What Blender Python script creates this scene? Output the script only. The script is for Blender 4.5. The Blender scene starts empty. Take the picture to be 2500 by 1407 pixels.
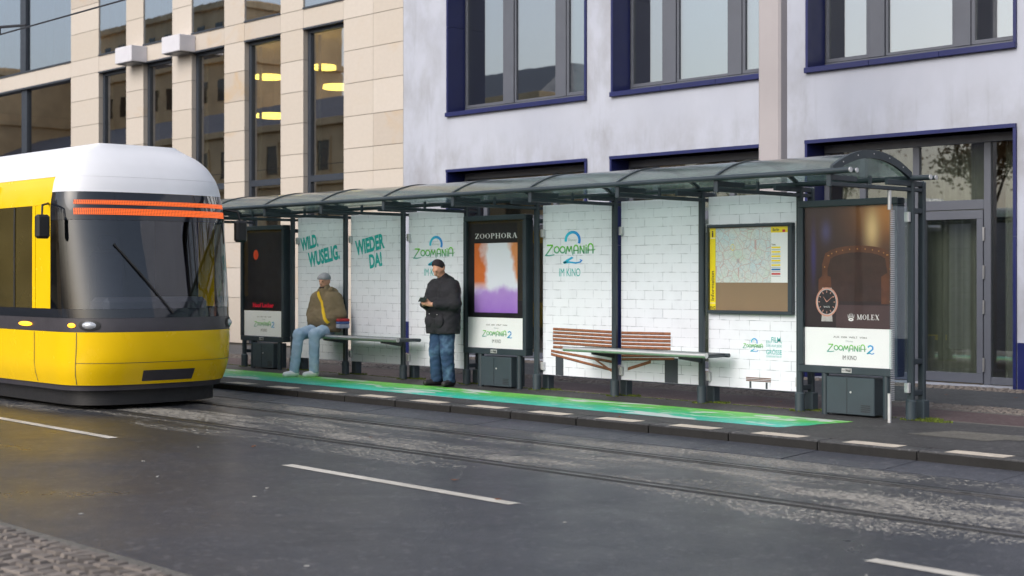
import bpy, bmesh, math, random
import numpy as np
from mathutils import Vector, Matrix
random.seed(7)
PI = math.pi
SC = bpy.context.scene
COL = SC.collection

# ---------------------------------------------------------------- camera, sky, sun, exposure
cam_d = bpy.data.cameras.new('camera')
cam = bpy.data.objects.new('camera', cam_d); COL.objects.link(cam)
SC.camera = cam
cam_d.sensor_width = 36.0
cam_d.lens = 3600.0 / 2500.0 * 36.0
cam_d.shift_y = -26.5 / 2500.0
cam_d.clip_start = 0.1; cam_d.clip_end = 2000
YAW = math.atan2(3363.0, 3600.0)                       # optical axis against the street
cam.location = (0, 0, 1.68)
FWD = Vector((-math.cos(YAW), math.sin(YAW), 0))
cam.rotation_euler = FWD.to_track_quat('-Z', 'Y').to_euler()
cam_d.dof.use_dof = True
cam_d.dof.focus_distance = 17.5
cam_d.dof.aperture_fstop = 2.0

SUN_EL, SUN_AZ = math.radians(37), math.radians(176)   # azimuth clockwise from +y
world = bpy.data.worlds.new('World'); SC.world = world; world.use_nodes = True
wn = world.node_tree.nodes; wl = world.node_tree.links
bg = wn['Background']
sky = wn.new('ShaderNodeTexSky'); sky.sky_type = 'NISHITA'; sky.sun_disc = False
sky.sun_elevation = SUN_EL; sky.sun_rotation = SUN_AZ
sky.air_density = 1.0; sky.dust_density = 4.0; sky.ozone_density = 1.0
hs = wn.new('ShaderNodeHueSaturation'); hs.inputs['Saturation'].default_value = 0.66
wl.new(sky.outputs[0], hs.inputs['Color']); wl.new(hs.outputs[0], bg.inputs['Color'])
bg.inputs['Strength'].default_value = 0.15

sun_d = bpy.data.lights.new('sun', 'SUN'); sun_d.energy = 0.9; sun_d.angle = math.radians(50)
sun_d.color = (1.0, 0.99, 0.985)
sun = bpy.data.objects.new('sun', sun_d); COL.objects.link(sun)
sdir = Vector((math.sin(SUN_AZ) * math.cos(SUN_EL), math.cos(SUN_AZ) * math.cos(SUN_EL), math.sin(SUN_EL)))
sun.rotation_euler = sdir.to_track_quat('Z', 'Y').to_euler()
sun.location = (0, -30, 40)

SC.view_settings.view_transform = 'Standard'
SC.view_settings.look = 'None'
SC.view_settings.gamma = 1.0
SC.view_settings.use_curve_mapping = False
SC.view_settings.exposure = 0.36
SC.cycles.max_bounces = 8
SC.cycles.transparent_max_bounces = 16
SC.cycles.caustics_reflective = False; SC.cycles.caustics_refractive = False

# ---------------------------------------------------------------- materials
def S(r, g, b):
    def c(v):
        v /= 255.0
        return v / 12.92 if v <= 0.04045 else ((v + 0.055) / 1.055) ** 2.4
    return (c(r), c(g), c(b), 1.0)

class NT:
    """small helper round a node tree"""
    def __init__(s, name):
        s.m = bpy.data.materials.new(name); s.m.use_nodes = True
        s.t = s.m.node_tree; s.n = s.t.nodes; s.l = s.t.links
        s.b = s.n['Principled BSDF']; s.out = s.n['Material Output']
    def new(s, t, **kw):
        nd = s.n.new(t)
        for k, v in kw.items():
            if k in nd.inputs.keys() if isinstance(k, str) else False: nd.inputs[k].default_value = v
            else: setattr(nd, k, v)
        return nd
    def link(s, a, b): s.l.new(a, b)
    def pos(s):
        g = s.n.new('ShaderNodeNewGeometry'); return g.outputs['Position']
    def xyz(s, v):
        x = s.n.new('ShaderNodeSeparateXYZ'); s.l.new(v, x.inputs[0]); return x.outputs
    def comb(s, x=None, y=None, z=None):
        c = s.n.new('ShaderNodeCombineXYZ')
        for i, v in enumerate((x, y, z)):
            if v is None: continue
            if isinstance(v, (int, float)): c.inputs[i].default_value = v
            else: s.l.new(v, c.inputs[i])
        return c.outputs[0]
    def math(s, op, a, b=None, c=None, clamp=False):
        m = s.n.new('ShaderNodeMath'); m.operation = op; m.use_clamp = clamp
        for i, v in enumerate((a, b, c)):
            if v is None: continue
            if isinstance(v, (int, float)): m.inputs[i].default_value = v
            else: s.l.new(v, m.inputs[i])
        return m.outputs[0]
    def noise(s, vec, scale, detail=3, rough=0.55, dist=0.0):
        nz = s.n.new('ShaderNodeTexNoise'); s.l.new(vec, nz.inputs['Vector'])
        nz.inputs['Scale'].default_value = scale; nz.inputs['Detail'].default_value = detail
        nz.inputs['Roughness'].default_value = rough; nz.inputs['Distortion'].default_value = dist
        return nz.outputs['Fac']
    def ramp(s, fac, stops, interp='LINEAR'):
        r = s.n.new('ShaderNodeValToRGB'); s.l.new(fac, r.inputs[0]); r.color_ramp.interpolation = interp
        el = r.color_ramp.elements
        while len(el) < len(stops): el.new(0.5)
        for e, (p, c) in zip(el, stops):
            e.position = p
            e.color = c if not isinstance(c, (int, float)) else (c, c, c, 1)
        return r.outputs[0]
    def mix(s, fac, a, b, blend='MIX'):
        m = s.n.new('ShaderNodeMixRGB'); m.blend_type = blend
        for i, v in enumerate((fac, a, b)):
            if isinstance(v, (int, float)) and i == 0: m.inputs[0].default_value = v
            elif isinstance(v, tuple): m.inputs[i].default_value = v
            else: s.l.new(v, m.inputs[i])
        return m.outputs[0]
    def bump(s, h, strength=0.3, dist=0.01):
        b = s.n.new('ShaderNodeBump'); s.l.new(h, b.inputs['Height'])
        b.inputs['Strength'].default_value = strength; b.inputs['Distance'].default_value = dist
        s.l.new(b.outputs[0], s.b.inputs['Normal'])
    def base(s, c):
        if isinstance(c, tuple): s.b.inputs['Base Color'].default_value = c
        else: s.l.new(c, s.b.inputs['Base Color'])
    def rough(s, r):
        if isinstance(r, (int, float)): s.b.inputs['Roughness'].default_value = r
        else: s.l.new(r, s.b.inputs['Roughness'])

def scale_c(c, k): return (min(c[0] * k, 1), min(c[1] * k, 1), min(c[2] * k, 1), 1)

def plain(name, col, rough=0.5, metal=0.0, var=0.12, vs=4.0, bump=0.0, bs=80.0, spec=0.5, rvar=0.08, objvar=0.0):
    t = NT(name); p = t.pos()
    n = t.noise(p, vs, 4)
    c = t.ramp(n, [(0.3, scale_c(col, 1 - var)), (0.7, scale_c(col, 1 + var))])
    if objvar:
        oi = t.n.new('ShaderNodeObjectInfo')
        k = t.ramp(oi.outputs['Random'], [(0, 1 - objvar), (1, 1.0)])
        c = t.mix(1.0, c, k, 'MULTIPLY')
    t.base(c)
    r = t.ramp(t.noise(p, vs * 3.1, 3), [(0.3, max(rough - rvar, 0.02)), (0.7, min(rough + rvar, 1))])
    t.rough(r)
    t.b.inputs['Metallic'].default_value = metal
    t.b.inputs['Specular IOR Level'].default_value = spec
    if bump: t.bump(t.noise(p, bs, 3), bump, 0.005)
    return t.m

def emit(name, col, strength):
    t = NT(name); t.base(col)
    t.b.inputs['Emission Color'].default_value = col
    t.b.inputs['Emission Strength'].default_value = strength
    return t.m

def schlick(t):
    g = t.n.new('ShaderNodeNewGeometry'); d = t.n.new('ShaderNodeVectorMath'); d.operation = 'DOT_PRODUCT'
    t.link(g.outputs['Incoming'], d.inputs[0]); t.link(g.outputs['Normal'], d.inputs[1])
    c = t.math('SUBTRACT', 1.0, t.math('ABSOLUTE', d.outputs['Value']))
    return t.math('ADD', t.math('MULTIPLY', t.math('POWER', c, 5.0), 0.96), 0.04)
def glass_mat(name, tint, refl=0.2, rough=0.01, extra=None):
    """pane: mirror reflection over tinted see-through"""
    t = NT(name)
    gl = t.n.new('ShaderNodeBsdfGlossy'); gl.inputs['Roughness'].default_value = rough
    gl.inputs['Color'].default_value = (0.93, 0.95, 1.0, 1)
    tr = t.n.new('ShaderNodeBsdfTransparent'); tr.inputs['Color'].default_value = tint
    f = t.math('ADD', t.math('MULTIPLY', schlick(t), 1.2), refl, clamp=True)
    # very slight waviness of float glass
    b = t.n.new('ShaderNodeBump'); b.inputs['Strength'].default_value = 0.02; b.inputs['Distance'].default_value = 0.02
    t.link(t.noise(t.pos(), 1.3, 2), b.inputs['Height']); t.link(b.outputs[0], gl.inputs['Normal'])
    mx = t.n.new('ShaderNodeMixShader')
    t.link(f, mx.inputs[0]); t.link(tr.outputs[0], mx.inputs[1]); t.link(gl.outputs[0], mx.inputs[2])
    t.link(mx.outputs[0], t.out.inputs['Surface'])
    return t.m

M = {}
ANTH = S(46, 57, 64)
M['anthracite'] = plain('anthracite_paint', ANTH, 0.42, 0, 0.12, 3, 0.03, 200)
M['anthracite_dull'] = plain('anthracite_cabinet', S(54, 66, 73), 0.5, 0, 0.08, 2.5, 0.03, 120)
M['black'] = plain('black_paint', (0.012, 0.012, 0.014, 1), 0.5)
M['rubber'] = plain('black_rubber', (0.015, 0.015, 0.016, 1), 0.7)
M['steel'] = plain('brushed_steel', (0.66, 0.66, 0.66, 1), 0.45, 1.0, 0.06, 8, rvar=0.02)
M['rail_steel'] = plain('rail_steel', (0.22, 0.22, 0.23, 1), 0.38, 1.0, 0.2, 3)
M['dull_steel'] = plain('dull_steel', (0.5, 0.5, 0.5, 1), 0.42, 1.0, 0.1, 8)
M['alu'] = plain('pale_aluminium', (0.6, 0.61, 0.62, 1), 0.45, 0.6, 0.06, 10)
M['frame_grey'] = plain('window_frame_grey', S(88, 92, 102), 0.4, 0, 0.06, 3)
M['frame_dark'] = plain('window_frame_dark', S(52, 58, 68), 0.4, 0, 0.08, 3)
M['blue'] = plain('dark_blue_cladding', S(24, 32, 86), 0.38, 0, 0.12, 1.6, 0.02, 60)
M['white_paper'] = plain('white_poster_paper', (0.84, 0.85, 0.87, 1), 0.5, 0, 0.015, 3)
M['black_print'] = plain('black_print', (0.011, 0.010, 0.013, 1), 0.45, 0, 0.05, 2)
M['text_black'] = plain('black_lettering', (0.015, 0.017, 0.02, 1), 0.5)
M['text_white'] = plain('white_lettering', (0.85, 0.85, 0.85, 1), 0.5, 0, 0.02)
M['text_teal'] = plain('teal_lettering', S(20, 168, 164), 0.5, 0, 0.03)
M['text_grey'] = plain('grey_lettering', S(150, 170, 170), 0.5, 0, 0.03)
M['text_red'] = plain('red_lettering', S(226, 32, 62), 0.5, 0, 0.03)
M['print_yellow'] = plain('yellow_print', S(246, 220, 10), 0.45, 0, 0.02)
M['print_red'] = plain('red_print', S(205, 40, 45), 0.45, 0, 0.02)
M['print_blue'] = plain('blue_print', S(30, 110, 180), 0.45, 0, 0.02)
M['tan_board'] = plain('brown_backing_board', S(142, 118, 92), 0.4, 0, 0.05, 2)
M['mast'] = plain('warm_grey_mast_paint', S(162, 157, 160), 0.5, 0, 0.05, 1.2, 0.03, 30)
M['curtain'] = plain('pale_curtain', S(112, 112, 102), 0.9, 0, 0.08, 3)
M['white_blind'] = plain('white_blind', S(205, 215, 216), 0.9, 0, 0.02)
M['room_light'] = plain('pale_room_wall', S(188, 188, 182), 0.9, 0, 0.03)
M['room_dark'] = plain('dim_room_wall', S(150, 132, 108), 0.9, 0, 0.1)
M['lamp'] = emit('warm_lamp_glow', (1.0, 0.80, 0.16, 1), 5.0)
M['pane_upper'] = glass_mat('coated_glass', (0.58, 0.68, 0.70, 1), 0.33)
M['pane_lower'] = glass_mat('clear_glass', (0.86, 0.90, 0.88, 1), 0.07)
M['pane_tan'] = glass_mat('sandstone_front_glass', (0.86, 0.84, 0.78, 1), 0.36)
M['pane_tan_up'] = glass_mat('sandstone_front_glass_upper', (0.55, 0.66, 0.72, 1), 0.38)
M['case_glass'] = glass_mat('poster_cover_glass', (0.97, 0.98, 0.98, 1), -0.032)

def shelter_glass():
    t = NT('shelter_roof_sheet'); p = t.pos()
    n = t.noise(p, 2.2, 5); n2 = t.noise(p, 14, 4)
    dirt = t.ramp(t.math('MULTIPLY', n, n2), [(0.16, 0.0), (0.42, 1.0)])
    df = t.n.new('ShaderNodeBsdfDiffuse'); df.inputs['Color'].default_value = S(158, 172, 166)
    tl = t.n.new('ShaderNodeBsdfTranslucent'); tl.inputs['Color'].default_value = S(170, 190, 184)
    a = t.n.new('ShaderNodeMixShader'); a.inputs[0].default_value = 0.5
    t.link(df.outputs[0], a.inputs[1]); t.link(tl.outputs[0], a.inputs[2])
    tr = t.n.new('ShaderNodeBsdfTransparent'); tr.inputs['Color'].default_value = (0.74, 0.82, 0.80, 1)
    b = t.n.new('ShaderNodeMixShader'); t.link(t.math('ADD', t.math('MULTIPLY', dirt, 0.18), 0.16), b.inputs[0])
    t.link(tr.outputs[0], b.inputs[1]); t.link(a.outputs[0], b.inputs[2])
    gl = t.n.new('ShaderNodeBsdfGlossy'); gl.inputs['Roughness'].default_value = 0.18
    c = t.n.new('ShaderNodeMixShader'); t.link(schlick(t), c.inputs[0])
    t.link(b.outputs[0], c.inputs[1]); t.link(gl.outputs[0], c.inputs[2])
    t.link(c.outputs[0], t.out.inputs['Surface'])
    return t.m
M['roof_sheet'] = shelter_glass()
M['side_glass'] = glass_mat('side_screen_glass', (0.86, 0.92, 0.91, 1), 0.02)

def asphalt(name, dark, light, rough=0.5, grit=False):
    t = NT(name); p = t.pos(); x = t.xyz(p)
    big = t.noise(p, 0.35, 4, 0.6)
    st = t.noise(t.comb(t.math('MULTIPLY', x[0], 0.12), x[1], 0.0), 1.6, 4, 0.6)
    fine = t.noise(p, 70, 2, 0.7); agg = t.noise(p, 34, 2, 0.5)
    c = t.ramp(t.math('ADD', t.math('MULTIPLY', big, 0.5), t.math('MULTIPLY', st, 0.5)), [(0.32, dark), (0.68, light)])
    c = t.mix(0.55, c, t.ramp(fine, [(0.35, 0.35), (0.68, 1.0)]), 'MULTIPLY')
    c = t.mix(t.ramp(agg, [(0.66, 0.0), (0.72, 0.35)]), c, S(128, 128, 130))
    def cells(sc):
        vo = t.n.new('ShaderNodeTexVoronoi'); vo.inputs['Scale'].default_value = sc; t.link(p, vo.inputs['Vector'])
        sp_ = t.n.new('ShaderNodeSeparateColor'); t.link(vo.outputs['Color'], sp_.inputs[0]); return sp_.outputs[0]
    g1 = cells(62); g2 = cells(27)
    c = t.mix(0.8, c, t.ramp(g1, [(0.0, 0.5), (0.6, 0.85), (0.9, 1.0)]), 'MULTIPLY')
    c = t.mix(t.ramp(g2, [(0.90, 0.0), (0.97, 0.22)]), c, S(140, 140, 142))
    blot = t.noise(p, 1.1, 5, 0.7, 0.5)
    c = t.mix(t.ramp(blot, [(0.52, 0.0), (0.72, 0.35)]), c, scale_c(dark, 0.55))
    r = t.ramp(t.math('ADD', t.math('MULTIPLY', big, 0.6), t.math('MULTIPLY', blot, 0.4)), [(0.3, rough - 0.16), (0.7, rough + 0.1)])
    if grit:
        # pale grit swept into patches along the two rails, wet dark crust elsewhere
        y = x[1]
        band1 = t.ramp(t.math('DIVIDE', t.math('SUBTRACT', y, 8.25), 3.0),
                       [(0.0, 0.0), (0.06, 0.42), (0.20, 0.42), (0.24, 0.55), (0.42, 1.0), (0.60, 0.9), (0.70, 0.42), (0.76, 0.32), (0.82, 0.72), (0.93, 0.7), (0.96, 0.0)])
        patch = t.noise(t.comb(t.math('MULTIPLY', x[0], 0.33), t.math('MULTIPLY', y, 1.5), 3.3), 1.25, 4, 0.6, 0.4)
        spk = cells(48)
        amount = t.math('MULTIPLY', band1, t.ramp(patch, [(0.40, 0.0), (0.50, 0.35), (0.60, 1.0)]))
        mask = t.ramp(t.math('SUBTRACT', t.math('MULTIPLY', amount, 0.92), spk), [(0.0, 0.0), (0.06, 1.0)])
        c = t.mix(t.math('MULTIPLY', mask, 0.85), c, t.ramp(cells(37), [(0.0, S(108, 106, 102)), (1.0, S(178, 174, 165))]))
        bed = t.ramp(t.math('DIVIDE', t.math('SUBTRACT', y, 8.7), 2.4), [(0.0, 0.0), (0.05, 0.35), (0.95, 0.35), (1.0, 0.0)])
        c = t.mix(t.math('MULTIPLY', bed, 0.35), c, S(92, 90, 88))
        r = t.mix(mask, r, (0.85, 0.85, 0.85, 1))
        # a few pale flecks
        fl = t.n.new('ShaderNodeTexVoronoi'); fl.inputs['Scale'].default_value = 1.7; t.link(p, fl.inputs['Vector'])
        c = t.mix(t.ramp(fl.outputs['Distance'], [(0.012, 0.4), (0.018, 0.0)]), c, S(150, 150, 146))
        # faint seam of the newer surfacing
        sm = t.math('ABSOLUTE', t.math('SUBTRACT', y, 8.18))
        c = t.mix(t.ramp(sm, [(0.004, 0.4), (0.014, 0.0)]), c, S(34, 36, 40))
    t.base(c); t.rough(r)
    t.bump(t.math('ADD', fine, t.math('MULTIPLY', agg, 0.8)), 0.55, 0.006)
    return t.m
M['road'] = asphalt('road_asphalt', S(50, 54, 64), S(66, 70, 80), 0.37, True)
M['footway'] = asphalt('footway_asphalt', S(58, 58, 60), S(80, 79, 80), 0.62)
M['walk_dark'] = asphalt('walkway_asphalt', S(66, 68, 72), S(90, 92, 96), 0.6)
M['cycle'] = asphalt('red_cycle_path', S(84, 66, 68), S(110, 88, 88), 0.65)
M['patch'] = asphalt('pale_patch', S(104, 102, 96), S(126, 122, 114), 0.7)
M['ground'] = asphalt('ground_soil', S(70, 70, 68), S(88, 86, 82), 0.8)
M['kerb'] = asphalt('kerb_concrete', S(62, 63, 66), S(86, 86, 88), 0.6)
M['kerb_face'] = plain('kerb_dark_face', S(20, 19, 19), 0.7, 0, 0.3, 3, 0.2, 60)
M['gutter'] = asphalt('gutter_slab', S(70, 74, 84), S(90, 93, 103), 0.5)
M['stone_edge'] = asphalt('edge_stone', S(104, 102, 98), S(134, 130, 122), 0.75)
M['cobble'] = plain('cobble_stone', S(122, 114, 108), 0.7, 0, 0.22, 9, 0.4, 60, objvar=0.35)
M['joint'] = plain('sandy_joint', S(60, 56, 50), 0.9, 0, 0.25, 20, 0.3, 80)
def road_paint():
    t = NT('worn_white_road_paint'); p = t.pos()
    w = t.noise(p, 26, 4, 0.7); b = t.noise(p, 3, 3)
    c = t.ramp(b, [(0.3, S(172, 168, 160)), (0.7, S(206, 202, 194))])
    c = t.mix(t.ramp(w, [(0.62, 0.0), (0.74, 0.75)]), c, S(88, 88, 90))
    t.base(c); t.rough(0.6); t.bump(t.noise(p, 90, 2), 0.4, 0.004)
    return t.m
M['road_paint'] = road_paint()
M['kerb_paint'] = plain('kerb_white_paint', S(196, 186, 172), 0.65, 0, 0.18, 7, 0.2, 90)
M['moss'] = plain('moss_green', S(84, 98, 28), 0.9, 0, 0.4, 30)
M['leaf'] = plain('brown_leaf', S(120, 72, 40), 0.7, 0, 0.3, 40)
M['fleck'] = plain('pale_paper_fleck', S(190, 188, 182), 0.7, 0, 0.1, 40)

def stucco():
    t = NT('white_render'); p = t.pos(); x = t.xyz(p)
    col = S(206, 209, 223)
    a = t.noise(p, 0.55, 5, 0.6); cl = t.noise(t.comb(x[0], 0.0, t.math('MULTIPLY', x[2], 0.6)), 1.7, 6, 0.6, 0.15)
    streak = t.noise(t.comb(t.math('MULTIPLY', x[0], 3.5), 0.0, t.math('MULTIPLY', x[2], 0.35)), 1.5, 5, 0.65)
    c = t.ramp(a, [(0.3, S(168, 173, 187)), (0.7, S(180, 185, 198))])
    # soot clouds, strongest on the pillars and just above the ground floor openings
    low = t.ramp(t.math('DIVIDE', t.math('SUBTRACT', x[2], 3.7), 1.4), [(0.0, 1.0), (0.2, 0.75), (0.6, 0.12), (0.8, 0.1), (1.0, 0.22)])
    left = t.ramp(t.math('DIVIDE', t.math('ADD', x[0], 24.0), 2.6), [(0.0, 0.55), (0.5, 0.5), (0.9, 0.0)])
    pil = t.math('ADD', t.ramp(t.math('ABSOLUTE', t.math('ADD', x[0], 18.06)), [(0.30, 0.6), (0.5, 0.0)]), t.ramp(t.math('ABSOLUTE', t.math('ADD', x[0], 13.9)), [(0.30, 0.5), (0.5, 0.0)]))
    amt = t.math('ADD', t.math('ADD', low, left), pil, clamp=True)
    soot = t.math('MULTIPLY', t.ramp(cl, [(0.42, 0.0), (0.66, 1.0)]), amt)
    c = t.mix(t.math('MULTIPLY', soot, 0.5), c, S(128, 126, 126))
    c = t.mix(t.math('MULTIPLY', t.ramp(streak, [(0.55, 0.0), (0.75, 1.0)]), t.math('MULTIPLY', amt, 0.4)), c, S(118, 118, 122))
    t.base(c); t.rough(0.85)
    t.bump(t.noise(p, 60, 4), 0.12, 0.006)
    return t.m
M['stucco'] = stucco()

def sandstone():
    t = NT('sandstone_slab'); p = t.pos(); x = t.xyz(p)
    oi = t.n.new('ShaderNodeObjectInfo')
    off = t.math('MULTIPLY', oi.outputs['Random'], 37.0)
    v = t.comb(t.math('ADD', x[0], off), x[1], t.math('MULTIPLY', t.math('ADD', x[2], off), 1.6))
    a = t.noise(v, 0.9, 4, 0.55, 1.2); g = t.noise(v, 9, 4)
    c0 = t.ramp(oi.outputs['Random'], [(0.0, S(190, 181, 170)), (0.5, S(198, 190, 181)), (1.0, S(182, 172, 161))])
    warm = t.ramp(oi.outputs['Random'], [(0.55, 0.05), (0.75, 0.5), (0.8, 0.15), (1.0, 0.6)])
    c = t.mix(t.math('MULTIPLY', t.ramp(a, [(0.52, 0.0), (0.7, 1.0)]), warm), c0, S(190, 160, 116))
    c = t.mix(0.25, c, t.ramp(g, [(0.3, 0.8), (0.7, 1.0)]), 'MULTIPLY')
    t.base(c); t.rough(0.8); t.bump(t.noise(p, 70, 3), 0.12, 0.005)
    return t.m
M['sandstone'] = sandstone()
M['mortar'] = plain('grey_joint', S(120, 116, 108), 0.9)
M['band_white'] = plain('white_metal_box', S(206, 206, 214), 0.5, 0, 0.03)

def brick_print():
    t = NT('white_brick_print'); p = t.pos(); x = t.xyz(p)
    wob = t.noise(p, 5, 2)
    v = t.comb(x[0], t.math('ADD', x[2], t.math('MULTIPLY', wob, 0.012)), 0.0)
    br = t.n.new('ShaderNodeTexBrick'); t.link(v, br.inputs['Vector'])
    br.offset = 0.5; br.squash = 1.0
    br.inputs['Scale'].default_value = 1.0
    br.inputs['Brick Width'].default_value = 0.305; br.inputs['Row Height'].default_value = 0.1165
    br.inputs['Mortar Size'].default_value = 0.0042; br.inputs['Mortar Smooth'].default_value = 0.2
    br.inputs['Bias'].default_value = -0.2
    br.inputs['Color1'].default_value = S(224, 229, 238); br.inputs['Color2'].default_value = S(234, 238, 246)
    br.inputs['Mortar'].default_value = S(140, 148, 162)
    brk = t.noise(p, 7, 3)
    c = t.mix(t.ramp(brk, [(0.36, 0.1), (0.58, 0.88)]), br.outputs['Color'], S(228, 233, 242))
    c = t.mix(0.3, c, t.ramp(t.noise(p, 3.5, 5), [(0.3, 0.86), (0.7, 1.0)]), 'MULTIPLY')
    t.base(c); t.rough(0.35)
    return t.m
M['brick_print'] = brick_print()

def floor_print():
    t = NT('green_turquoise_floor_print'); p = t.pos(); x = t.xyz(p)
    n = t.noise(t.comb(t.math('MULTIPLY', x[0], 0.5), x[1], 0.0), 2.0, 4, 0.6, 0.5)
    g = t.math('ADD', t.math('DIVIDE', t.math('SUBTRACT', x[1], 12.36), 1.1), t.math('MULTIPLY', t.math('SUBTRACT', n, 0.5), 0.8))
    c = t.ramp(g, [(0.05, S(38, 196, 180)), (0.42, S(40, 190, 140)), (0.62, S(72, 190, 84)), (0.95, S(118, 206, 66))])
    br = t.noise(t.comb(t.math('MULTIPLY', x[0], 0.9), t.math('MULTIPLY', x[1], 2.0), 7.0), 3.0, 5, 0.7)
    c = t.mix(t.ramp(br, [(0.55, 0.0), (0.75, 0.5)]), c, S(150, 226, 190))
    sm_ = t.noise(t.comb(t.math('MULTIPLY', x[0], 1.0), t.math('MULTIPLY', x[1], 2.6), 4.0), 4.5, 3, 0.6)
    c = t.mix(t.ramp(sm_, [(0.62, 0.0), (0.64, 0.75)]), c, S(196, 206, 200))
    cl = t.noise(t.comb(t.math('MULTIPLY', x[0], 0.55), t.math('MULTIPLY', x[1], 2.1), 1.0), 1.7, 3, 0.5)
    dk = t.noise(p, 2.6, 5, 0.7)
    c = t.mix(t.ramp(dk, [(0.5, 0.0), (0.75, 0.5)]), c, S(24, 130, 110))
    c = t.mix(t.ramp(cl, [(0.60, 0.0), (0.615, 0.9)]), c, S(208, 214, 214))
    c = t.mix(0.35, c, t.ramp(t.noise(p, 60, 3), [(0.35, 0.72), (0.65, 1.0)]), 'MULTIPLY')
    t.base(c); t.rough(0.45); t.bump(t.noise(p, 60, 3), 0.3, 0.004)
    return t.m
M['floor_print'] = floor_print()

def logo_green():
    t = NT('green_to_teal_logo_print'); p = t.pos()
    tc = t.n.new('ShaderNodeTexCoord'); x = t.xyz(tc.outputs['Generated'])
    c = t.ramp(x[2], [(0.1, S(84, 160, 150)), (0.45, S(96, 172, 110)), (0.9, S(108, 200, 50))])
    t.base(c); t.rough(0.5); return t.m
M['logo_green'] = logo_green()
def logo_blue():
    t = NT('blue_logo_print')
    tc = t.n.new('ShaderNodeTexCoord'); x = t.xyz(tc.outputs['Generated'])
    t.base(t.ramp(x[0], [(0.0, S(40, 190, 214)), (1.0, S(34, 130, 216))])); t.rough(0.5); return t.m
M['logo_blue'] = logo_blue()

def map_print():
    t = NT('city_map_print'); p = t.pos(); x = t.xyz(p)
    v = t.comb(x[0], x[2], 0.0)
    w = t.noise(v, 6, 2); vv = t.comb(t.math('ADD', x[0], t.math('MULTIPLY', w, 0.03)), x[2], 0.0)
    c = t.ramp(t.noise(v, 4, 4), [(0.35, S(206, 220, 208)), (0.5, S(216, 220, 218)), (0.65, S(200, 218, 224))])
    for sc, col, wd, amt in ((9, S(200, 140, 130), 0.03, 0.7), (22, S(150, 158, 170), 0.035, 0.6), (55, S(176, 182, 190), 0.05, 0.5)):
        vo = t.n.new('ShaderNodeTexVoronoi'); vo.feature = 'DISTANCE_TO_EDGE'; vo.inputs['Scale'].default_value = sc
        t.link(vv, vo.inputs['Vector'])
        c = t.mix(t.ramp(vo.outputs['Distance'], [(wd * 0.4, amt), (wd, 0.0)]), c, col)
    t.base(c); t.rough(0.3); return t.m
M['map'] = map_print()

def warm_scene_print():
    t = NT('dark_warm_interior_print'); p = t.pos(); x = t.xyz(p)
    u = t.math('DIVIDE', t.math('ADD', x[0], 10.06), 1.21); v = t.math('DIVIDE', t.math('SUBTRACT', x[2], 1.1), 1.37)
    def blob(cx, cz, sx, sz):
        a = t.math('DIVIDE', t.math('SUBTRACT', u, cx), sx); b = t.math('DIVIDE', t.math('SUBTRACT', v, cz), sz)
        return t.math('EXPONENT', t.math('MULTIPLY', t.math('ADD', t.math('MULTIPLY', a, a), t.math('MULTIPLY', b, b)), -1.0))
    c = t.ramp(v, [(0.0, S(34, 24, 28)), (0.5, S(40, 26, 26)), (1.0, S(52, 30, 34))])
    c = t.mix(t.math('MULTIPLY', blob(0.95, 0.98, 0.34, 0.22), 0.95), c, S(196, 124, 54))
    c = t.mix(t.math('MULTIPLY', blob(0.74, 0.82, 0.07, 0.16), 0.9), c, S(232, 196, 140))
    c = t.mix(t.math('MULTIPLY', blob(0.24, 0.80, 0.05, 0.08), 0.55), c, S(84, 86, 140))
    c = t.mix(t.math('MULTIPLY', blob(0.10, 0.62, 0.025, 0.2), 0.5), c, S(50, 50, 130))
    t.base(c); t.rough(0.4); return t.m
M['warm_print'] = warm_scene_print()
def abstract_print():
    t = NT('pale_abstract_print'); p = t.pos(); x = t.xyz(p)
    u = t.math('DIVIDE', t.math('ADD', x[0], 15.72), 0.92); v = t.math('DIVIDE', t.math('SUBTRACT', x[2], 1.18), 0.98)
    n = t.math('SUBTRACT', t.noise(p, 2.2, 3), 0.5)
    c = t.ramp(t.math('ADD', v, t.math('MULTIPLY', n, 0.5)), [(0.0, S(150, 106, 196)), (0.24, S(172, 138, 208)), (0.36, S(222, 226, 238)), (1.0, S(228, 232, 242))])
    lf = t.math('ADD', u, t.math('MULTIPLY', n, 0.9))
    k = t.math('MULTIPLY', t.ramp(lf, [(0.12, 1.0), (0.3, 0.0)]), t.ramp(v, [(0.32, 0.0), (0.45, 1.0)]))
    c = t.mix(k, c, S(206, 110, 54))
    k2 = t.math('MULTIPLY', t.ramp(lf, [(0.8, 0.0), (0.95, 1.0)]), t.ramp(v, [(0.4, 0.0), (0.5, 1.0)]))
    c = t.mix(k2, c, S(214, 140, 90))
    t.base(c); t.rough(0.4); return t.m
M['abstract_print'] = abstract_print()
M['leather'] = plain('amber_leather_print', S(84, 46, 26), 0.5, 0, 0.35, 5)
M['leather_dark'] = plain('dark_leather_print', S(48, 27, 22), 0.5, 0, 0.3, 5)
M['gold'] = plain('gold_print', S(170, 120, 62), 0.5, 0, 0.1, 8)
M['rose'] = plain('rose_gold_print', S(196, 140, 122), 0.5, 0, 0.1, 20)
M['silver'] = plain('silver_print', S(176, 172, 172), 0.5, 0, 0.2, 20)
M['brown_strip'] = plain('brown_print', S(66, 48, 50), 0.45, 0, 0.06)
M['bench_print'] = plain('bench_slat_print', S(142, 92, 66), 0.5, 0, 0.25, 14)
M['bench_dark'] = plain('bench_shade_print', S(62, 44, 40), 0.5, 0, 0.2, 14)
M['bench_leg'] = plain('bench_leg_print', S(58, 64, 72), 0.5, 0, 0.1)
M['orange_print'] = plain('orange_print', S(232, 78, 36), 0.5, 0, 0.15, 12)

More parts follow.
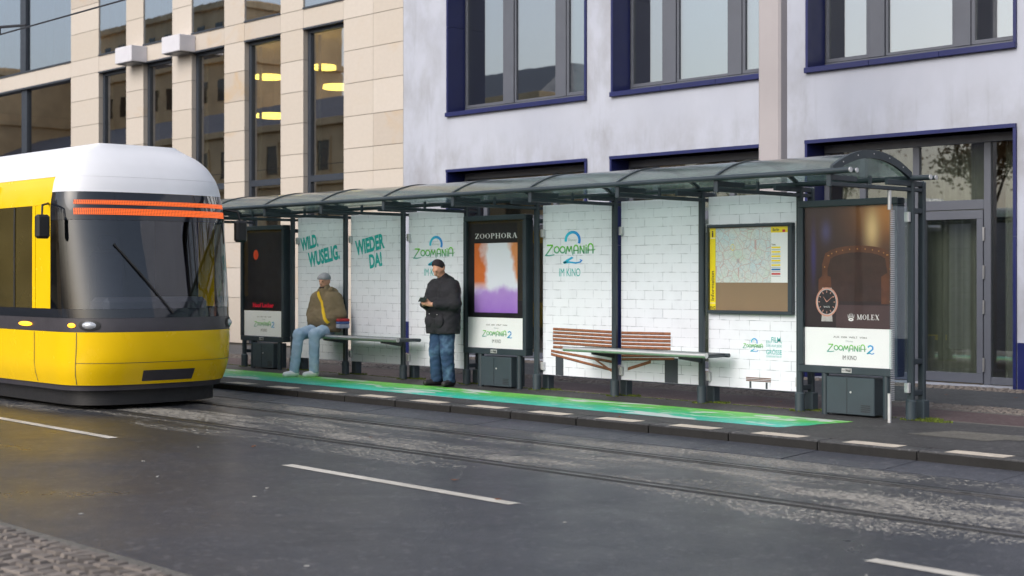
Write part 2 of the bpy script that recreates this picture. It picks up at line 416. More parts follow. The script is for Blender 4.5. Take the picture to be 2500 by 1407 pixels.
# tram
M['tram_yellow'] = plain('tram_yellow_paint', S(240, 198, 8), 0.22, 0, 0.03, 1.5)
M['tram_white'] = plain('tram_white_roof', S(226, 228, 234), 0.4, 0, 0.04, 1.5)
M['tram_grey'] = plain('tram_dark_trim', S(62, 60, 66), 0.4)
M['tram_glass'] = plain('tram_dark_glass', S(30, 34, 42), 0.06, 0, 0.1, 1, rvar=0.02)
M['tram_glass'].node_tree.nodes['Principled BSDF'].inputs['Specular IOR Level'].default_value = 0.8
M['tram_door'] = plain('tram_door_glass', S(70, 62, 34), 0.08, 0, 0.2, 1.2, rvar=0.02)
M['cab_glass'] = glass_mat('tram_windscreen_glass', (0.62, 0.66, 0.70, 1), 0.05)
M['cab_grey'] = plain('cab_grey_wall', S(84, 86, 94), 0.6)
M['cab_seat'] = plain('cab_seat_cloth', S(52, 56, 74), 0.9)
M['lamp_white'] = plain('headlight_glass', S(200, 204, 210), 0.08, 0.4)
def led_mat():
    t = NT('amber_led'); p = t.pos(); x = t.xyz(p)
    sy = t.math('ABSOLUTE', t.math('SINE', t.math('MULTIPLY', x[1], PI / 0.022))); sz = t.math('ABSOLUTE', t.math('SINE', t.math('MULTIPLY', x[2], PI / 0.018)))
    d = t.math('MULTIPLY', sy, sz); c = t.ramp(d, [(0.1, (0.02, 0.004, 0.002, 1)), (0.4, (1.0, 0.15, 0.015, 1))])
    t.base((0.02, 0.01, 0.01, 1)); t.link(c, t.b.inputs['Emission Color']); t.b.inputs['Emission Strength'].default_value = 1.1
    return t.m
M['led'] = led_mat()
M['indicator'] = emit('amber_indicator', (1.0, 0.42, 0.02, 1), 2.2)
M['wire'] = plain('dark_copper_wire', S(44, 46, 52), 0.5)

# people
M['skin'] = plain('skin', S(196, 148, 124), 0.5, 0, 0.06, 20)
def cloth(name, col, quilt=0.0, var=0.15, fade=None):
    t = NT(name)
    tc = t.n.new('ShaderNodeTexCoord'); p = tc.outputs['Object']; x = t.xyz(p)
    n = t.noise(p, 7, 4); f = t.noise(p, 180, 2)
    c = t.ramp(n, [(0.3, scale_c(col, 1 - var)), (0.7, scale_c(col, 1 + var))])
    if fade: c = t.mix(t.ramp(t.noise(p, 4.2, 3), [(0.5, 0.0), (0.68, 0.8)]), c, fade)
    t.base(c); t.rough(0.85)
    h = t.math('ADD', t.noise(t.comb(x[0], x[1], t.math('MULTIPLY', x[2], 2.2)), 9, 3, 0.6, 0.8), t.math('MULTIPLY', f, 0.06))
    if quilt:
        h = t.math('ADD', h, t.math('MULTIPLY', t.math('ABSOLUTE', t.math('SINE', t.math('MULTIPLY', x[2], PI / 0.055))), quilt))
    t.bump(h, 0.6, 0.02)
    return t.m
M['parka'] = cloth('black_parka', S(27, 28, 35), 0, 0.25)
M['jeans'] = cloth('blue_jeans', S(36, 62, 94), 0, 0.25, S(92, 126, 154))
M['shoe_dark'] = plain('dark_shoe', S(36, 33, 36), 0.6)
M['cap_dark'] = cloth('dark_cap', S(40, 34, 40), 0, 0.1)
M['olive'] = cloth('olive_quilted', S(116, 103, 80), 0.12, 0.12)
M['pale_jeans'] = cloth('pale_jeans', S(158, 184, 210), 0, 0.1, S(192, 210, 226))
M['shoe_white'] = plain('white_shoe', S(240, 240, 244), 0.6, 0, 0.04)
M['cap_grey'] = cloth('grey_beanie', S(150, 152, 160), 0, 0.08)
M['strap'] = plain('yellow_strap', S(226, 186, 24), 0.6)
M['phone'] = plain('dark_phone', S(32, 40, 34), 0.25)
M['bag_grey'] = cloth('bag_pale_cloth', S(150, 158, 176))
M['bag_blue'] = cloth('bag_blue_cloth', S(70, 96, 150))
M['bag_red'] = cloth('bag_red_cloth', S(176, 52, 58))
M['hair'] = plain('dark_hair', S(40, 30, 26), 0.8)

# ---------------------------------------------------------------- mesh helpers
def link(o, parent=None):
    COL.objects.link(o)
    if parent is not None:
        o.parent = parent
        p, tot = parent, Vector((0, 0, 0))
        while p is not None:
            tot += p.location; p = p.parent
        o.location = o.location - tot                    # meshes are written in street coordinates
    return o

def mesh_obj(name, verts, faces, mat, parent=None, smooth=False, kind=None):
    me = bpy.data.meshes.new(name); me.from_pydata([tuple(v) for v in verts], [], [tuple(f) for f in faces])
    me.update()
    if smooth: me.polygons.foreach_set('use_smooth', [True] * len(me.polygons))
    me.materials.append(M[mat] if isinstance(mat, str) else mat)
    o = bpy.data.objects.new(name, me)
    link(o, parent)
    if kind: o['kind'] = kind
    return o

class MB:
    def __init__(s): s.v, s.f = [], []
    def quad(s, a, b, c, d):
        n = len(s.v); s.v += [a, b, c, d]; s.f.append((n, n + 1, n + 2, n + 3)); return s
    def poly(s, pts):
        n = len(s.v); s.v += list(pts); s.f.append(tuple(range(n, n + len(pts)))); return s
    def box(s, x0, x1, y0, y1, z0, z1, ch=0.0):
        """box, its vertical-in-y edges chamfered when ch > 0 is not needed: chamfer every edge of the front"""
        n = len(s.v)
        if ch <= 0:
            s.v += [(x0, y0, z0), (x1, y0, z0), (x1, y1, z0), (x0, y1, z0), (x0, y0, z1), (x1, y0, z1), (x1, y1, z1), (x0, y1, z1)]
            for f in ((0, 3, 2, 1), (4, 5, 6, 7), (0, 1, 5, 4), (1, 2, 6, 5), (2, 3, 7, 6), (3, 0, 4, 7)):
                s.f.append(tuple(n + i for i in f))
            return s
        bm = bmesh.new(); bmesh.ops.create_cube(bm, size=1.0)
        for v in bm.verts:
            v.co = Vector(((x0 + x1) / 2 + v.co.x * (x1 - x0), (y0 + y1) / 2 + v.co.y * (y1 - y0), (z0 + z1) / 2 + v.co.z * (z1 - z0)))
        bmesh.ops.bevel(bm, geom=list(bm.edges), offset=ch, segments=1, affect='EDGES', profile=0.5)
        bm.verts.index_update()
        s.v += [tuple(v.co) for v in bm.verts]
        for f in bm.faces: s.f.append(tuple(n + v.index for v in f.verts))
        bm.free(); return s
    def tube(s, a, b, ra, rb=None, n=12, caps=True):
        rb = ra if rb is None else rb
        a, b = Vector(a), Vector(b); d = (b - a).normalized()
        u = d.orthogonal().normalized(); w = d.cross(u); k = len(s.v)
        for (c, r) in ((a, ra), (b, rb)):
            for i in range(n):
                t = 2 * PI * i / n
                s.v.append(tuple(c + u * (r * math.cos(t)) + w * (r * math.sin(t))))
        for i in range(n):
            j = (i + 1) % n; s.f.append((k + i, k + j, k + n + j, k + n + i))
        if caps:
            s.f.append(tuple(k + i for i in reversed(range(n)))); s.f.append(tuple(k + n + i for i in range(n)))
        return s
    def path(s, pts, r, n=8):
        for a, b in zip(pts[:-1], pts[1:]): s.tube(a, b, r, r, n)
        return s
    def build(s, name, mat, parent=None, smooth=False, kind=None):
        return mesh_obj(name, s.v, s.f, mat, parent, smooth, kind)

def smooth_by_angle(o, ang=35):
    me = o.data
    me.polygons.foreach_set('use_smooth', [True] * len(me.polygons))
    bm = bmesh.new(); bm.from_mesh(me)
    for e in bm.edges:
        if len(e.link_faces) == 2 and e.calc_face_angle(0) > math.radians(ang): e.smooth = False
    bm.to_mesh(me); bm.free(); return o

def box(name, mat, parent, x0, x1, y0, y1, z0, z1, ch=0.0):
    return MB().box(x0, x1, y0, y1, z0, z1, ch).build(name, mat, parent)

def thing(name, label, cat, loc, group=None):
    o = bpy.data.objects.new(name, None); o.empty_display_size = 0.2
    COL.objects.link(o); o.location = loc
    o['label'] = label; o['category'] = cat
    if group: o['group'] = group
    return o
def tag(o, label, cat, group=None):
    o['label'] = label; o['category'] = cat
    if group: o['group'] = group
    return o
def place(me, name, loc, parent, rot=None):
    """another object on shared mesh data, loc in street coordinates"""
    o = bpy.data.objects.new(name, me); o.location = loc
    if rot: o.rotation_euler = rot
    return link(o, parent)

def text_geo(s, size=1.0, bold=0.0, squeeze=1.0, spacing=1.0):
    c = bpy.data.curves.new('tmp', 'FONT'); c.body = s; c.size = size; c.offset = bold; c.space_character = spacing
    c.resolution_u = 3; c.fill_mode = 'FRONT'
    o = bpy.data.objects.new('tmp', c); COL.objects.link(o)
    dg = bpy.context.evaluated_depsgraph_get(); dg.update()
    me = o.evaluated_get(dg).to_mesh()
    v = [(p.co.x * squeeze, p.co.y) for p in me.vertices]; f = [tuple(p.vertices) for p in me.polygons]
    o.evaluated_get(dg).to_mesh_clear()
    bpy.data.objects.remove(o); bpy.data.curves.remove(c)
    return v, f

def fit_flat(v, x0, x1, z0, z1, y, rot=0.0):
    """lay 2-D points into the street-parallel rectangle x0..x1, z0..z1"""
    us = [p[0] for p in v]; vs = [p[1] for p in v]
    a, b, c, d = min(us), max(us), min(vs), max(vs)
    out = []; cx, cz = (x0 + x1) / 2, (z0 + z1) / 2
    for (p, q) in v:
        X = x0 + (p - a) / max(b - a, 1e-6) * (x1 - x0); Z = z0 + (q - c) / max(d - c, 1e-6) * (z1 - z0)
        if rot:
            dx, dz = X - cx, Z - cz
            X = cx + dx * math.cos(rot) - dz * math.sin(rot); Z = cz + dx * math.sin(rot) + dz * math.cos(rot)
        out.append((X, y, Z))
    return out

def lettering(s, mat, parent, x0, x1, z0, z1, y, rot=0.0, bold=0.0, name='lettering'):
    v, f = text_geo(s, 1.0, bold)
    return mesh_obj(name, fit_flat(v, x0, x1, z0, z1, y, rot), f, mat, parent)

def stroke(pts, w0, w1=None):
    """flat ribbon through 2-D points -> verts, faces"""
    w1 = w0 if w1 is None else w1
    n = len(pts); v = []; f = []
    for i, p in enumerate(pts):
        a = pts[max(i - 1, 0)]; b = pts[min(i + 1, n - 1)]
        dx, dy = b[0] - a[0], b[1] - a[1]; L = math.hypot(dx, dy) or 1
        nx, ny = -dy / L, dx / L; w = (w0 + (w1 - w0) * i / (n - 1)) / 2
        v += [(p[0] - nx * w, p[1] - ny * w), (p[0] + nx * w, p[1] + ny * w)]
    for i in range(n - 1): f.append((2 * i, 2 * i + 2, 2 * i + 3, 2 * i + 1))
    return v, f
def arc(cx, cy, rx, ry, a0, a1, n=16):
    return [(cx + rx * math.cos(math.radians(a0 + (a1 - a0) * i / n)), cy + ry * math.sin(math.radians(a0 + (a1 - a0) * i / n))) for i in range(n + 1)]

def strokes_geo(lst):
    V, Fc = [], []
    for st in lst:
        v, f = stroke(*st); n = len(V); V += v; Fc += [tuple(n + i for i in q) for q in f]
    return V, Fc

def title_word():
    """the film title in its spindly art-deco letters, about 6.1 wide and 1 high"""
    T = 0.15; L = []
    def at(dx, sts):
        for st in sts: L.append(([(p[0] + dx, p[1]) for p in st[0]],) + tuple(st[1:]))
    at(0.0, [([(0.12, 0.98), (0.85, 0.98)], T), ([(0.85, 0.98), (0.02, -0.02)], T), ([(-0.12, -0.06), (0.4, -0.1), (0.98, -0.02), (1.05, 0.03)], T * 1.1, T * .5)])
    at(1.02, [(arc(0.32, 0.5, 0.30, 0.32, 0, 360, 22), T)])
    at(1.74, [(arc(0.32, 0.5, 0.30, 0.32, 0, 360, 22), T)])
    at(2.44, [([(0.0, 0.05), (0.22, 0.86)], T), ([(0.22, 0.86), (0.44, 0.28)], T), ([(0.44, 0.28), (0.68, 0.86)], T), ([(0.68, 0.86), (0.80, 0.2), (0.9, -0.12)], T, T * .5)])
    at(3.40, [([(0.05, 0.06), (0.05, 0.6)] + arc(0.3, 0.62, 0.25, 0.32, 180, 0, 12) + [(0.55, 0.06)], T), ([(-0.04, 0.4), (0.62, 0.4)], T * .8)])
    at(4.16, [([(0.04, 0.06), (0.04, 0.86)], T), ([(0.04, 0.86), (0.5, 0.06)], T), ([(0.5, 0.06), (0.5, 0.9)], T)])
    at(4.86, [([(0.06, 0.06), (0.06, 0.74)], T), (arc(0.06, 0.92, 0.035, 0.035, 0, 360, 8), T * .6)])
    at(5.10, [([(0.05, 0.06), (0.05, 0.66)] + arc(0.34, 0.68, 0.29, 0.38, 180, 0, 12) + [(0.63, 0.06)], T), ([(-0.04, 0.42), (0.74, 0.42), (0.9, 0.5)], T * .8, T * .4)])
    return strokes_geo(L)
def big_two():
    v1 = [(arc(0, 0.75, 0.62, 0.62, 190, -25, 20), 0.22, 0.22)]
    v2 = [([(0.05, -0.82), (-0.34, -1.18), (-0.62, -1.5)], 0.22, 0.26), ([(-0.68, -1.5), (-0.2, -1.42), (0.3, -1.52), (0.62, -1.42), (0.74, -1.2), (0.6, -1.1)], 0.26, 0.1)]
    return strokes_geo(v1), strokes_geo(v2)
def plain_two():
    return strokes_geo([(arc(0.42, 0.78, 0.34, 0.34, 165, -30, 14) + [(0.2, 0.2), (0.0, 0.0)], 0.2, 0.2), ([(-0.1, 0.0), (0.3, 0.1), (0.62, -0.04), (0.95, 0.08)], 0.2, 0.12)])

# serif capitals: (stems, hairlines, serifs) in a unit box
def serif_word(word, gap=0.16):
    W, H, SF = 0.17, 0.06, 0.05
    def stem(x, y0=0.0, y1=1.0):
        return [([(x, y0), (x, y1)], W), ([(x - .16, y0 + SF / 2), (x + .16, y0 + SF / 2)], SF), ([(x - .16, y1 - SF / 2), (x + .16, y1 - SF / 2)], SF)]
    G = {
        'Z': (0.72, [([(0.04, 0.97), (0.66, 0.97)], H), ([(0.62, 0.97), (0.08, 0.03)], W), ([(0.04, 0.03), (0.68, 0.03)], H), ([(0.06, 0.97), (0.04, 0.74)], H), ([(0.66, 0.03), (0.69, 0.28)], H)]),
        'O': (0.84, [(arc(0.42, 0.5, 0.34, 0.46, 90, 270, 14), H, H), (arc(0.42, 0.5, 0.34, 0.46, 90, -90, 14), H, H), (arc(0.42, 0.5, 0.33, 0.44, 140, 220, 10), W), (arc(0.42, 0.5, 0.33, 0.44, 40, -40, 10), W)]),
        'P': (0.68, stem(0.17) + [([(0.17, 0.97)] + arc(0.36, 0.74, 0.24, 0.23, 90, -90, 10) + [(0.17, 0.5)], H), (arc(0.36, 0.74, 0.22, 0.2, 50, -50, 8), W)]),
        'H': (0.9, stem(0.17) + stem(0.73) + [([(0.17, 0.5), (0.73, 0.5)], H)]),
        'R': (0.8, stem(0.17) + [([(0.17, 0.97)] + arc(0.36, 0.74, 0.22, 0.23, 90, -90, 10) + [(0.17, 0.51)], H), (arc(0.36, 0.74, 0.21, 0.2, 50, -50, 8), W), ([(0.4, 0.5), (0.7, 0.0)], W), ([(0.6, 0.025), (0.82, 0.025)], SF)]),
        'A': (0.86, [([(0.12, 0.0), (0.42, 1.0)], H), ([(0.42, 1.0), (0.72, 0.0)], W), ([(0.24, 0.36), (0.6, 0.36)], H), ([(0.0, 0.025), (0.26, 0.025)], SF), ([(0.54, 0.025), (0.88, 0.025)], SF)]),
        'M': (1.06, [([(0.14, 0.0), (0.14, 1.0)], H), ([(0.14, 1.0), (0.52, 0.05)], W), ([(0.52, 0.05), (0.88, 1.0)], H)] + stem(0.9) + [([(0.0, 0.025), (0.28, 0.025)], SF), ([(0.0, 0.975), (0.2, 0.975)], SF)]),
        'L': (0.7, stem(0.17) + [([(0.17, 0.03), (0.62, 0.03)], H), ([(0.62, 0.0), (0.65, 0.28)], H)]),
        'E': (0.72, stem(0.17) + [([(0.17, 0.97), (0.62, 0.97)], H), ([(0.17, 0.5), (0.46, 0.5)], H), ([(0.17, 0.03), (0.64, 0.03)], H), ([(0.62, 0.98), (0.63, 0.76)], H), ([(0.63, 0.0), (0.66, 0.28)], H)]),
        'X': (0.84, [([(0.12, 1.0), (0.7, 0.0)], W), ([(0.68, 1.0), (0.12, 0.0)], H), ([(0.0, 0.975), (0.3, 0.975)], SF), ([(0.54, 0.975), (0.82, 0.975)], SF), ([(0.0, 0.025), (0.26, 0.025)], SF), ([(0.54, 0.025), (0.86, 0.025)], SF)]),
    }
    L = []; x = 0.0
    for ch in word:
        w, sts = G[ch]
        for st in sts: L.append(([(p[0] + x, p[1]) for p in st[0]],) + tuple(st[1:]))
        x += w + gap
    return strokes_geo(L)

def flat(name, geo, mat, parent, x0, x1, z0, z1, y, rot=0.0):
    v, f = geo
    return mesh_obj(name, fit_flat(v, x0, x1, z0, z1, y, rot), f, mat, parent)

exec_order = []

# ================================================================ the setting
GZ = 0.13                                  # top of the footway above the road
X_L, X_R = -95.0, 45.0
def sheet(name, mat, x0, x1, y0, y1, z, parent=None, kind='structure', z1=None):
    o = mesh_obj(name, [(x0, y0, z), (x1, y0, z), (x1, y1, z if z1 is None else z1), (x0, y1, z if z1 is None else z1)], [(0, 1, 2, 3)], mat, parent)
    if kind: o['kind'] = kind
    return o
sheet('ground', 'ground', -900, 600, -700, 900, -0.4)
RAIL_Y = (8.985, 10.42)
rd = MB()
ys = [-12.0, 8.985 - 0.11, 8.985 + 0.11, 10.42 - 0.11, 10.42 + 0.11, 11.11]
for a, b in ((0, 1), (2, 3), (4, 5)):
    rd.quad((-300, ys[a], 0), (200, ys[a], 0), (200, ys[b], 0), (-300, ys[b], 0))
road = rd.build('road', 'road', None, kind='structure')
# grooved rails sunk into slots of the road
for k, y in enumerate(RAIL_Y):
    r = thing('tram_rail', ('grooved steel tram rail nearer the camera, among pale grit' if k == 0 else 'grooved steel tram rail next to the kerb and gutter'), 'rail', (-9, y, 0), 'tram rails in the road')
    s = -1 if k == 0 else 1                # groove lies on the inner side of the gauge
    prof = lambda a, b: (min(y + s * a, y + s * b), max(y + s * a, y + s * b))
    a0, a1 = prof(0.11, 0.045); box('sealing_strip', 'rubber', r, -120, 60, a0, a1, -0.06, 0.001)
    a0, a1 = prof(0.045, -0.012); box('rail_head', 'rail_steel', r, -120, 60, a0, a1, -0.08, 0.005)
    a0, a1 = prof(-0.012, -0.055); box('groove', 'black', r, -120, 60, a0, a1, -0.08, -0.035)
    a0, a1 = prof(-0.055, -0.07); box('guard_lip', 'rail_steel', r, -120, 60, a0, a1, -0.08, 0.002)
    a0, a1 = prof(-0.07, -0.11); box('sealing_strip', 'rubber', r, -120, 60, a0, a1, -0.06, -0.002)

# gutter slabs, kerb stones with white painted patches
PITCH = 1.0705; J0 = -9.315                # joints of the stones
gut = MB().box(-300, 200, 11.11, 11.70, -0.3, -0.045).build('gutter', 'gutter', None, kind='structure')
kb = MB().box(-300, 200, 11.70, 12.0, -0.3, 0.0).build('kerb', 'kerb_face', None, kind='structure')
gm = km = fm = pm = None
for i in range(-13, 9):
    xa = J0 + i * PITCH; w = PITCH - 0.012
    if gm is None:
        g = MB(); v = [(0, 11.114, -.04), (w, 11.114, -.04), (w, 11.685, -.04), (0, 11.685, -.04), (0, 11.114, .004), (w, 11.114, .004), (w, 11.685, .036), (0, 11.685, .036)]
        g.v = [(p[0], p[1] - 11.4, p[2]) for p in v]; g.f = [(0, 3, 2, 1), (4, 5, 6, 7), (0, 1, 5, 4), (1, 2, 6, 5), (2, 3, 7, 6), (3, 0, 4, 7)]
        gm = g.build('slab', 'gutter', gut).data; bpy.data.objects.remove(gut.children[0])
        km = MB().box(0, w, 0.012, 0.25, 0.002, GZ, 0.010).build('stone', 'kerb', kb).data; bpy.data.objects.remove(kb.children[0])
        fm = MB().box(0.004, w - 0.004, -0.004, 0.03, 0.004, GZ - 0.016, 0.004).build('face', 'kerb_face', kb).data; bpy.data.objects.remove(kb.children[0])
        pts = [(0.243, 0.024), (0.40, 0.018), (0.55, 0.025), (0.70, 0.02), (0.812, 0.026), (0.815, 0.235), (0.24, 0.24)]
        pm = MB().poly([(p[0], p[1], GZ + 0.003) for p in pts]).build('paint', 'kerb_paint', kb).data; bpy.data.objects.remove(kb.children[0])
    dz = random.uniform(-0.002, 0.002)
    place(gm, 'gutter_slab', (xa, 11.4, dz), gut)
    ks = place(km, 'kerb_stone', (xa, 11.68, dz), kb)
    place(fm, 'stone_face', (xa, 11.68, dz), ks)
    if i >= -9: place(pm, 'painted_patch', (xa, 11.68, dz), ks)

fw = sheet('footway', 'footway', X_L, X_R, 11.925, 14.22, GZ + .001)
eg = sheet('footway_edge', 'stone_edge', X_L, X_R, 14.22, 14.30, GZ + 0.001)
cy = sheet('cycle_path', 'cycle', X_L, X_R, 14.30, 15.40, GZ)
e2 = sheet('cycle_path_edge', 'stone_edge', X_L, X_R, 15.40, 15.52, GZ + 0.002)
c1 = sheet('paved_strip', 'joint', X_L, X_R, 15.52, 16.22, GZ - 0.02)
wk = sheet('walkway', 'walk_dark', X_L, X_R, 16.22, 18.40, GZ)
c2 = sheet('paved_strip', 'joint', X_L, X_R, 18.40, 19.6, GZ - 0.02)
pt = MB().poly([(-7.99, 12.80, GZ + .004), (-7.10, 12.76, GZ + .004), (-7.05, 13.0, GZ + .004), (-6.9, 13.02, GZ + .004), (-6.88, 13.45, GZ + .004), (-7.80, 13.39, GZ + .004)]).build('footway_patch', 'patch', None, kind='structure')

def stones(bm, x0, x1, y0, y1, size, z, jit=0.12, h=0.03, gap=0.010):
    """rough-topped setts into one builder"""
    rows = max(1, int(round((y1 - y0) / size))); dy = (y1 - y0) / rows
    for r in range(rows):
        x = x0 - random.random() * size
        while x < x1:
            w = size * random.uniform(0.8, 1.25)
            a, b = x + gap, x + w; c, d = y0 + r * dy + gap, y0 + (r + 1) * dy
            sk = lambda: random.uniform(-jit, jit) * size * 0.35
            zt = z + random.uniform(-0.006, 0.004)
            n = len(bm.v); e = 0.012
            low = [(a + sk(), c + sk()), (b + sk(), c + sk()), (b + sk(), d + sk()), (a + sk(), d + sk())]
            cxm, cym = (a + b) / 2, (c + d) / 2
            bm.v += [(p[0], p[1], z - h) for p in low]
            bm.v += [(p[0] + (cxm - p[0]) * e / size * 2.2, p[1] + (cym - p[1]) * e / size * 2.2, zt + random.uniform(-.003, .003)) for p in low]
            for f in ((4, 5, 6, 7), (0, 1, 5, 4), (1, 2, 6, 5), (2, 3, 7, 6), (3, 0, 4, 7)): bm.f.append(tuple(n + i for i in f))
            x += w
    return bm
stones(MB(), -27, -3, 15.53, 16.21, 0.105, GZ + 0.004).build('small_setts', 'cobble', c1, kind='stuff')
stones(MB(), -27, -3, 18.41, 19.02, 0.105, GZ + 0.004).build('small_setts', 'cobble', c2, kind='stuff')

# ================================================================ white office building
FY = 19.0
def wall_mesh(x0, x1, z0, z1, y, depth, holes):
    xs = sorted({x0, x1, *[h[0] for h in holes], *[h[1] for h in holes]}); zs = sorted({z0, z1, *[h[2] for h in holes], *[h[3] for h in holes]})
    b = MB()
    for i in range(len(xs) - 1):
        for j in range(len(zs) - 1):
            cx, cz = (xs[i] + xs[i + 1]) / 2, (zs[j] + zs[j + 1]) / 2
            if any(h[0] < cx < h[1] and h[2] < cz < h[3] for h in holes): continue
            b.quad((xs[i], y, zs[j]), (xs[i + 1], y, zs[j]), (xs[i + 1], y, zs[j + 1]), (xs[i], y, zs[j + 1]))
    for (a, c, d, e) in holes:
        b.quad((a, y, d), (a, y + depth, d), (a, y + depth, e), (a, y, e)); b.quad((c, y, e), (c, y + depth, e), (c, y + depth, d), (c, y, d))
        b.quad((a, y, e), (a, y + depth, e), (c, y + depth, e), (c, y, e)); b.quad((a, y, d), (c, y, d), (c, y + depth, d), (a, y + depth, d))
    return b
def room(parent, name, mat, x0, x1, y0, y1, z0, z1):
    b = MB()
    b.quad((x0, y1, z0), (x1, y1, z0), (x1, y1, z1), (x0, y1, z1)); b.quad((x0, y0, z0), (x0, y1, z0), (x0, y1, z1), (x0, y0, z1))
    b.quad((x1, y0, z1), (x1, y1, z1), (x1, y1, z0), (x1, y0, z0)); b.quad((x0, y0, z1), (x0, y1, z1), (x1, y1, z1), (x1, y0, z1))
    b.quad((x0, y1, z0), (x0, y0, z0), (x1, y0, z0), (x1, y1, z0))
    return b.build(name, mat, parent)

wb = thing('office_building', 'white rendered office building with deep dark blue window surrounds behind the stop', 'building', (-14, FY, GZ))
UP = [(-22.19, -18.39, 4.90, 7.75), (-17.74, -14.22, 4.90, 7.75), (-13.607, -10.14, 4.90, 7.75), (-9.4, -5.9, 4.90, 7.75)]
LO = [(-22.20, -18.38, GZ, 3.75), (-17.77, -14.2, GZ, 3.75), (-13.62, -10.14, GZ, 3.75), (-9.4, -5.9, GZ, 3.75)]
wall_mesh(-23.6, 6.0, GZ - 0.1, 13.0, FY, 0.5, UP + LO).build('wall', 'stucco', wb)
MB().quad((-23.6, FY, 0), (-23.6, FY, 13), (-23.6, FY + 12, 13), (-23.6, FY + 12, 0)).quad((-23.6, FY, 13), (6, FY, 13), (6, FY + 12, 13), (-23.6, FY + 12, 13)).quad((6, FY, 0), (6, FY + 12, 0), (6, FY + 12, 13), (6, FY, 13)).build('side_wall', 'stucco', wb)
# plinth cladding between the ground-floor openings
for a, b_ in ((-23.6, -22.24), (-18.34, -17.81), (-14.16, -13.66), (-10.10, -9.44), (-5.86, 6.0)):
    box('plinth_panel', 'blue', wb, a, b_, FY - 0.03, FY + 0.01, GZ - 0.03, 0.775)
FR = FY + 0.42
def surround(h, sill, parent):
    x0, x1, z0, z1 = h
    w = MB().box(x0 - 0.02, x0 + 0.025, FY - 0.035, FR, z0, (z0 + z1) / 2 + 0.3).build('reveal_panel', 'blue', parent)
    MB().box(x0 - 0.02, x0 + 0.025, FY - 0.035, FR, (z0 + z1) / 2 + 0.306, z1).build('reveal_panel', 'blue', parent)
    MB().box(x1 - 0.025, x1 + 0.02, FY - 0.035, FR, z0, (z0 + z1) / 2 + 0.3).build('reveal_panel', 'blue', parent)
    MB().box(x1 - 0.025, x1 + 0.02, FY - 0.035, FR, (z0 + z1) / 2 + 0.306, z1).build('reveal_panel', 'blue', parent)
    n = 3; d = (x1 - x0 + 0.04) / n
    for k in range(n):
        MB().box(x0 - 0.02 + k * d, x0 - 0.02 + (k + 1) * d - 0.004, FY - 0.045, FR, z1, z1 + 0.055).build('head_panel', 'blue', parent)
        if sill:
            MB().box(x0 - 0.03 + k * (d + .005), x0 - 0.03 + (k + 1) * (d + .005) - 0.004, FY - 0.07, FR, z0 - 0.055, z0 + 0.03, 0.006).build('sill_panel', 'blue', parent)
def bar(parent, x0, x1, z0, z1, y0=FR, d=0.07, mat='frame_grey', name='frame_bar'):
    return MB().box(x0, x1, y0, y0 + d, z0, z1, 0.006).build(name, mat, parent)
def pane(parent, x0, x1, z0, z1, y, mat, name='pane'):
    return MB().box(x0, x1, y, y + 0.012, z0, z1).build(name, mat, parent)
def casement(parent, x0, x1, z0, z1, mat='pane_upper', fw=0.075, open_=True):
    """a sash of its own: frame ring and pane"""
    w = MB()
    y0 = FR + (0.012 if open_ else 0.02)
    for a in ((x0, x1, z0, z0 + fw), (x0, x1, z1 - fw, z1)): w.box(a[0], a[1], y0, y0 + 0.06, a[2], a[3], 0.005)
    for a in ((x0, x0 + fw), (x1 - fw, x1)): w.box(a[0], a[1], y0 - 0.001, y0 + 0.061, z0 + 0.004, z1 - 0.004, 0.005)
    o = w.build('window_sash', 'frame_grey', parent)
    pane(o, x0 + fw - .01, x1 - fw + .01, z0 + fw - .01, z1 - fw + .01, y0 + 0.03, mat)
    return o
MUL = [[(-20.995, -20.74), (-19.575, -19.32)], [(-16.91, -16.65), (-15.49, -15.225)], [(-12.77, -12.50), (-11.325, -11.065)], [(-8.55, -8.28), (-7.1, -6.84)]]
for h, mul in zip(UP, MUL):
    x0, x1, z0, z1 = h; x0 += 0.025; x1 -= 0.025; zb = z0 + 0.035
    surround(h, True, wb)
    bar(wb, x0, x1, zb, zb + 0.10); bar(wb, x0, x1, z1 - 0.1, z1)
    for (a, b_) in mul: bar(wb, a, b_, zb + 0.104, z1 - 0.104, FR - 0.006, 0.08, 'frame_grey', 'mullion')
    edges = [x0] + [v for m in mul for v in m] + [x1]
    for q in range(3):
        a, b_ = edges[2 * q], edges[2 * q + 1]
        casement(wb, a + 0.004, b_ - 0.004, zb + 0.106, z1 - 0.106, fw=0.06 if q != 1 else 0.045, open_=(q != 1))
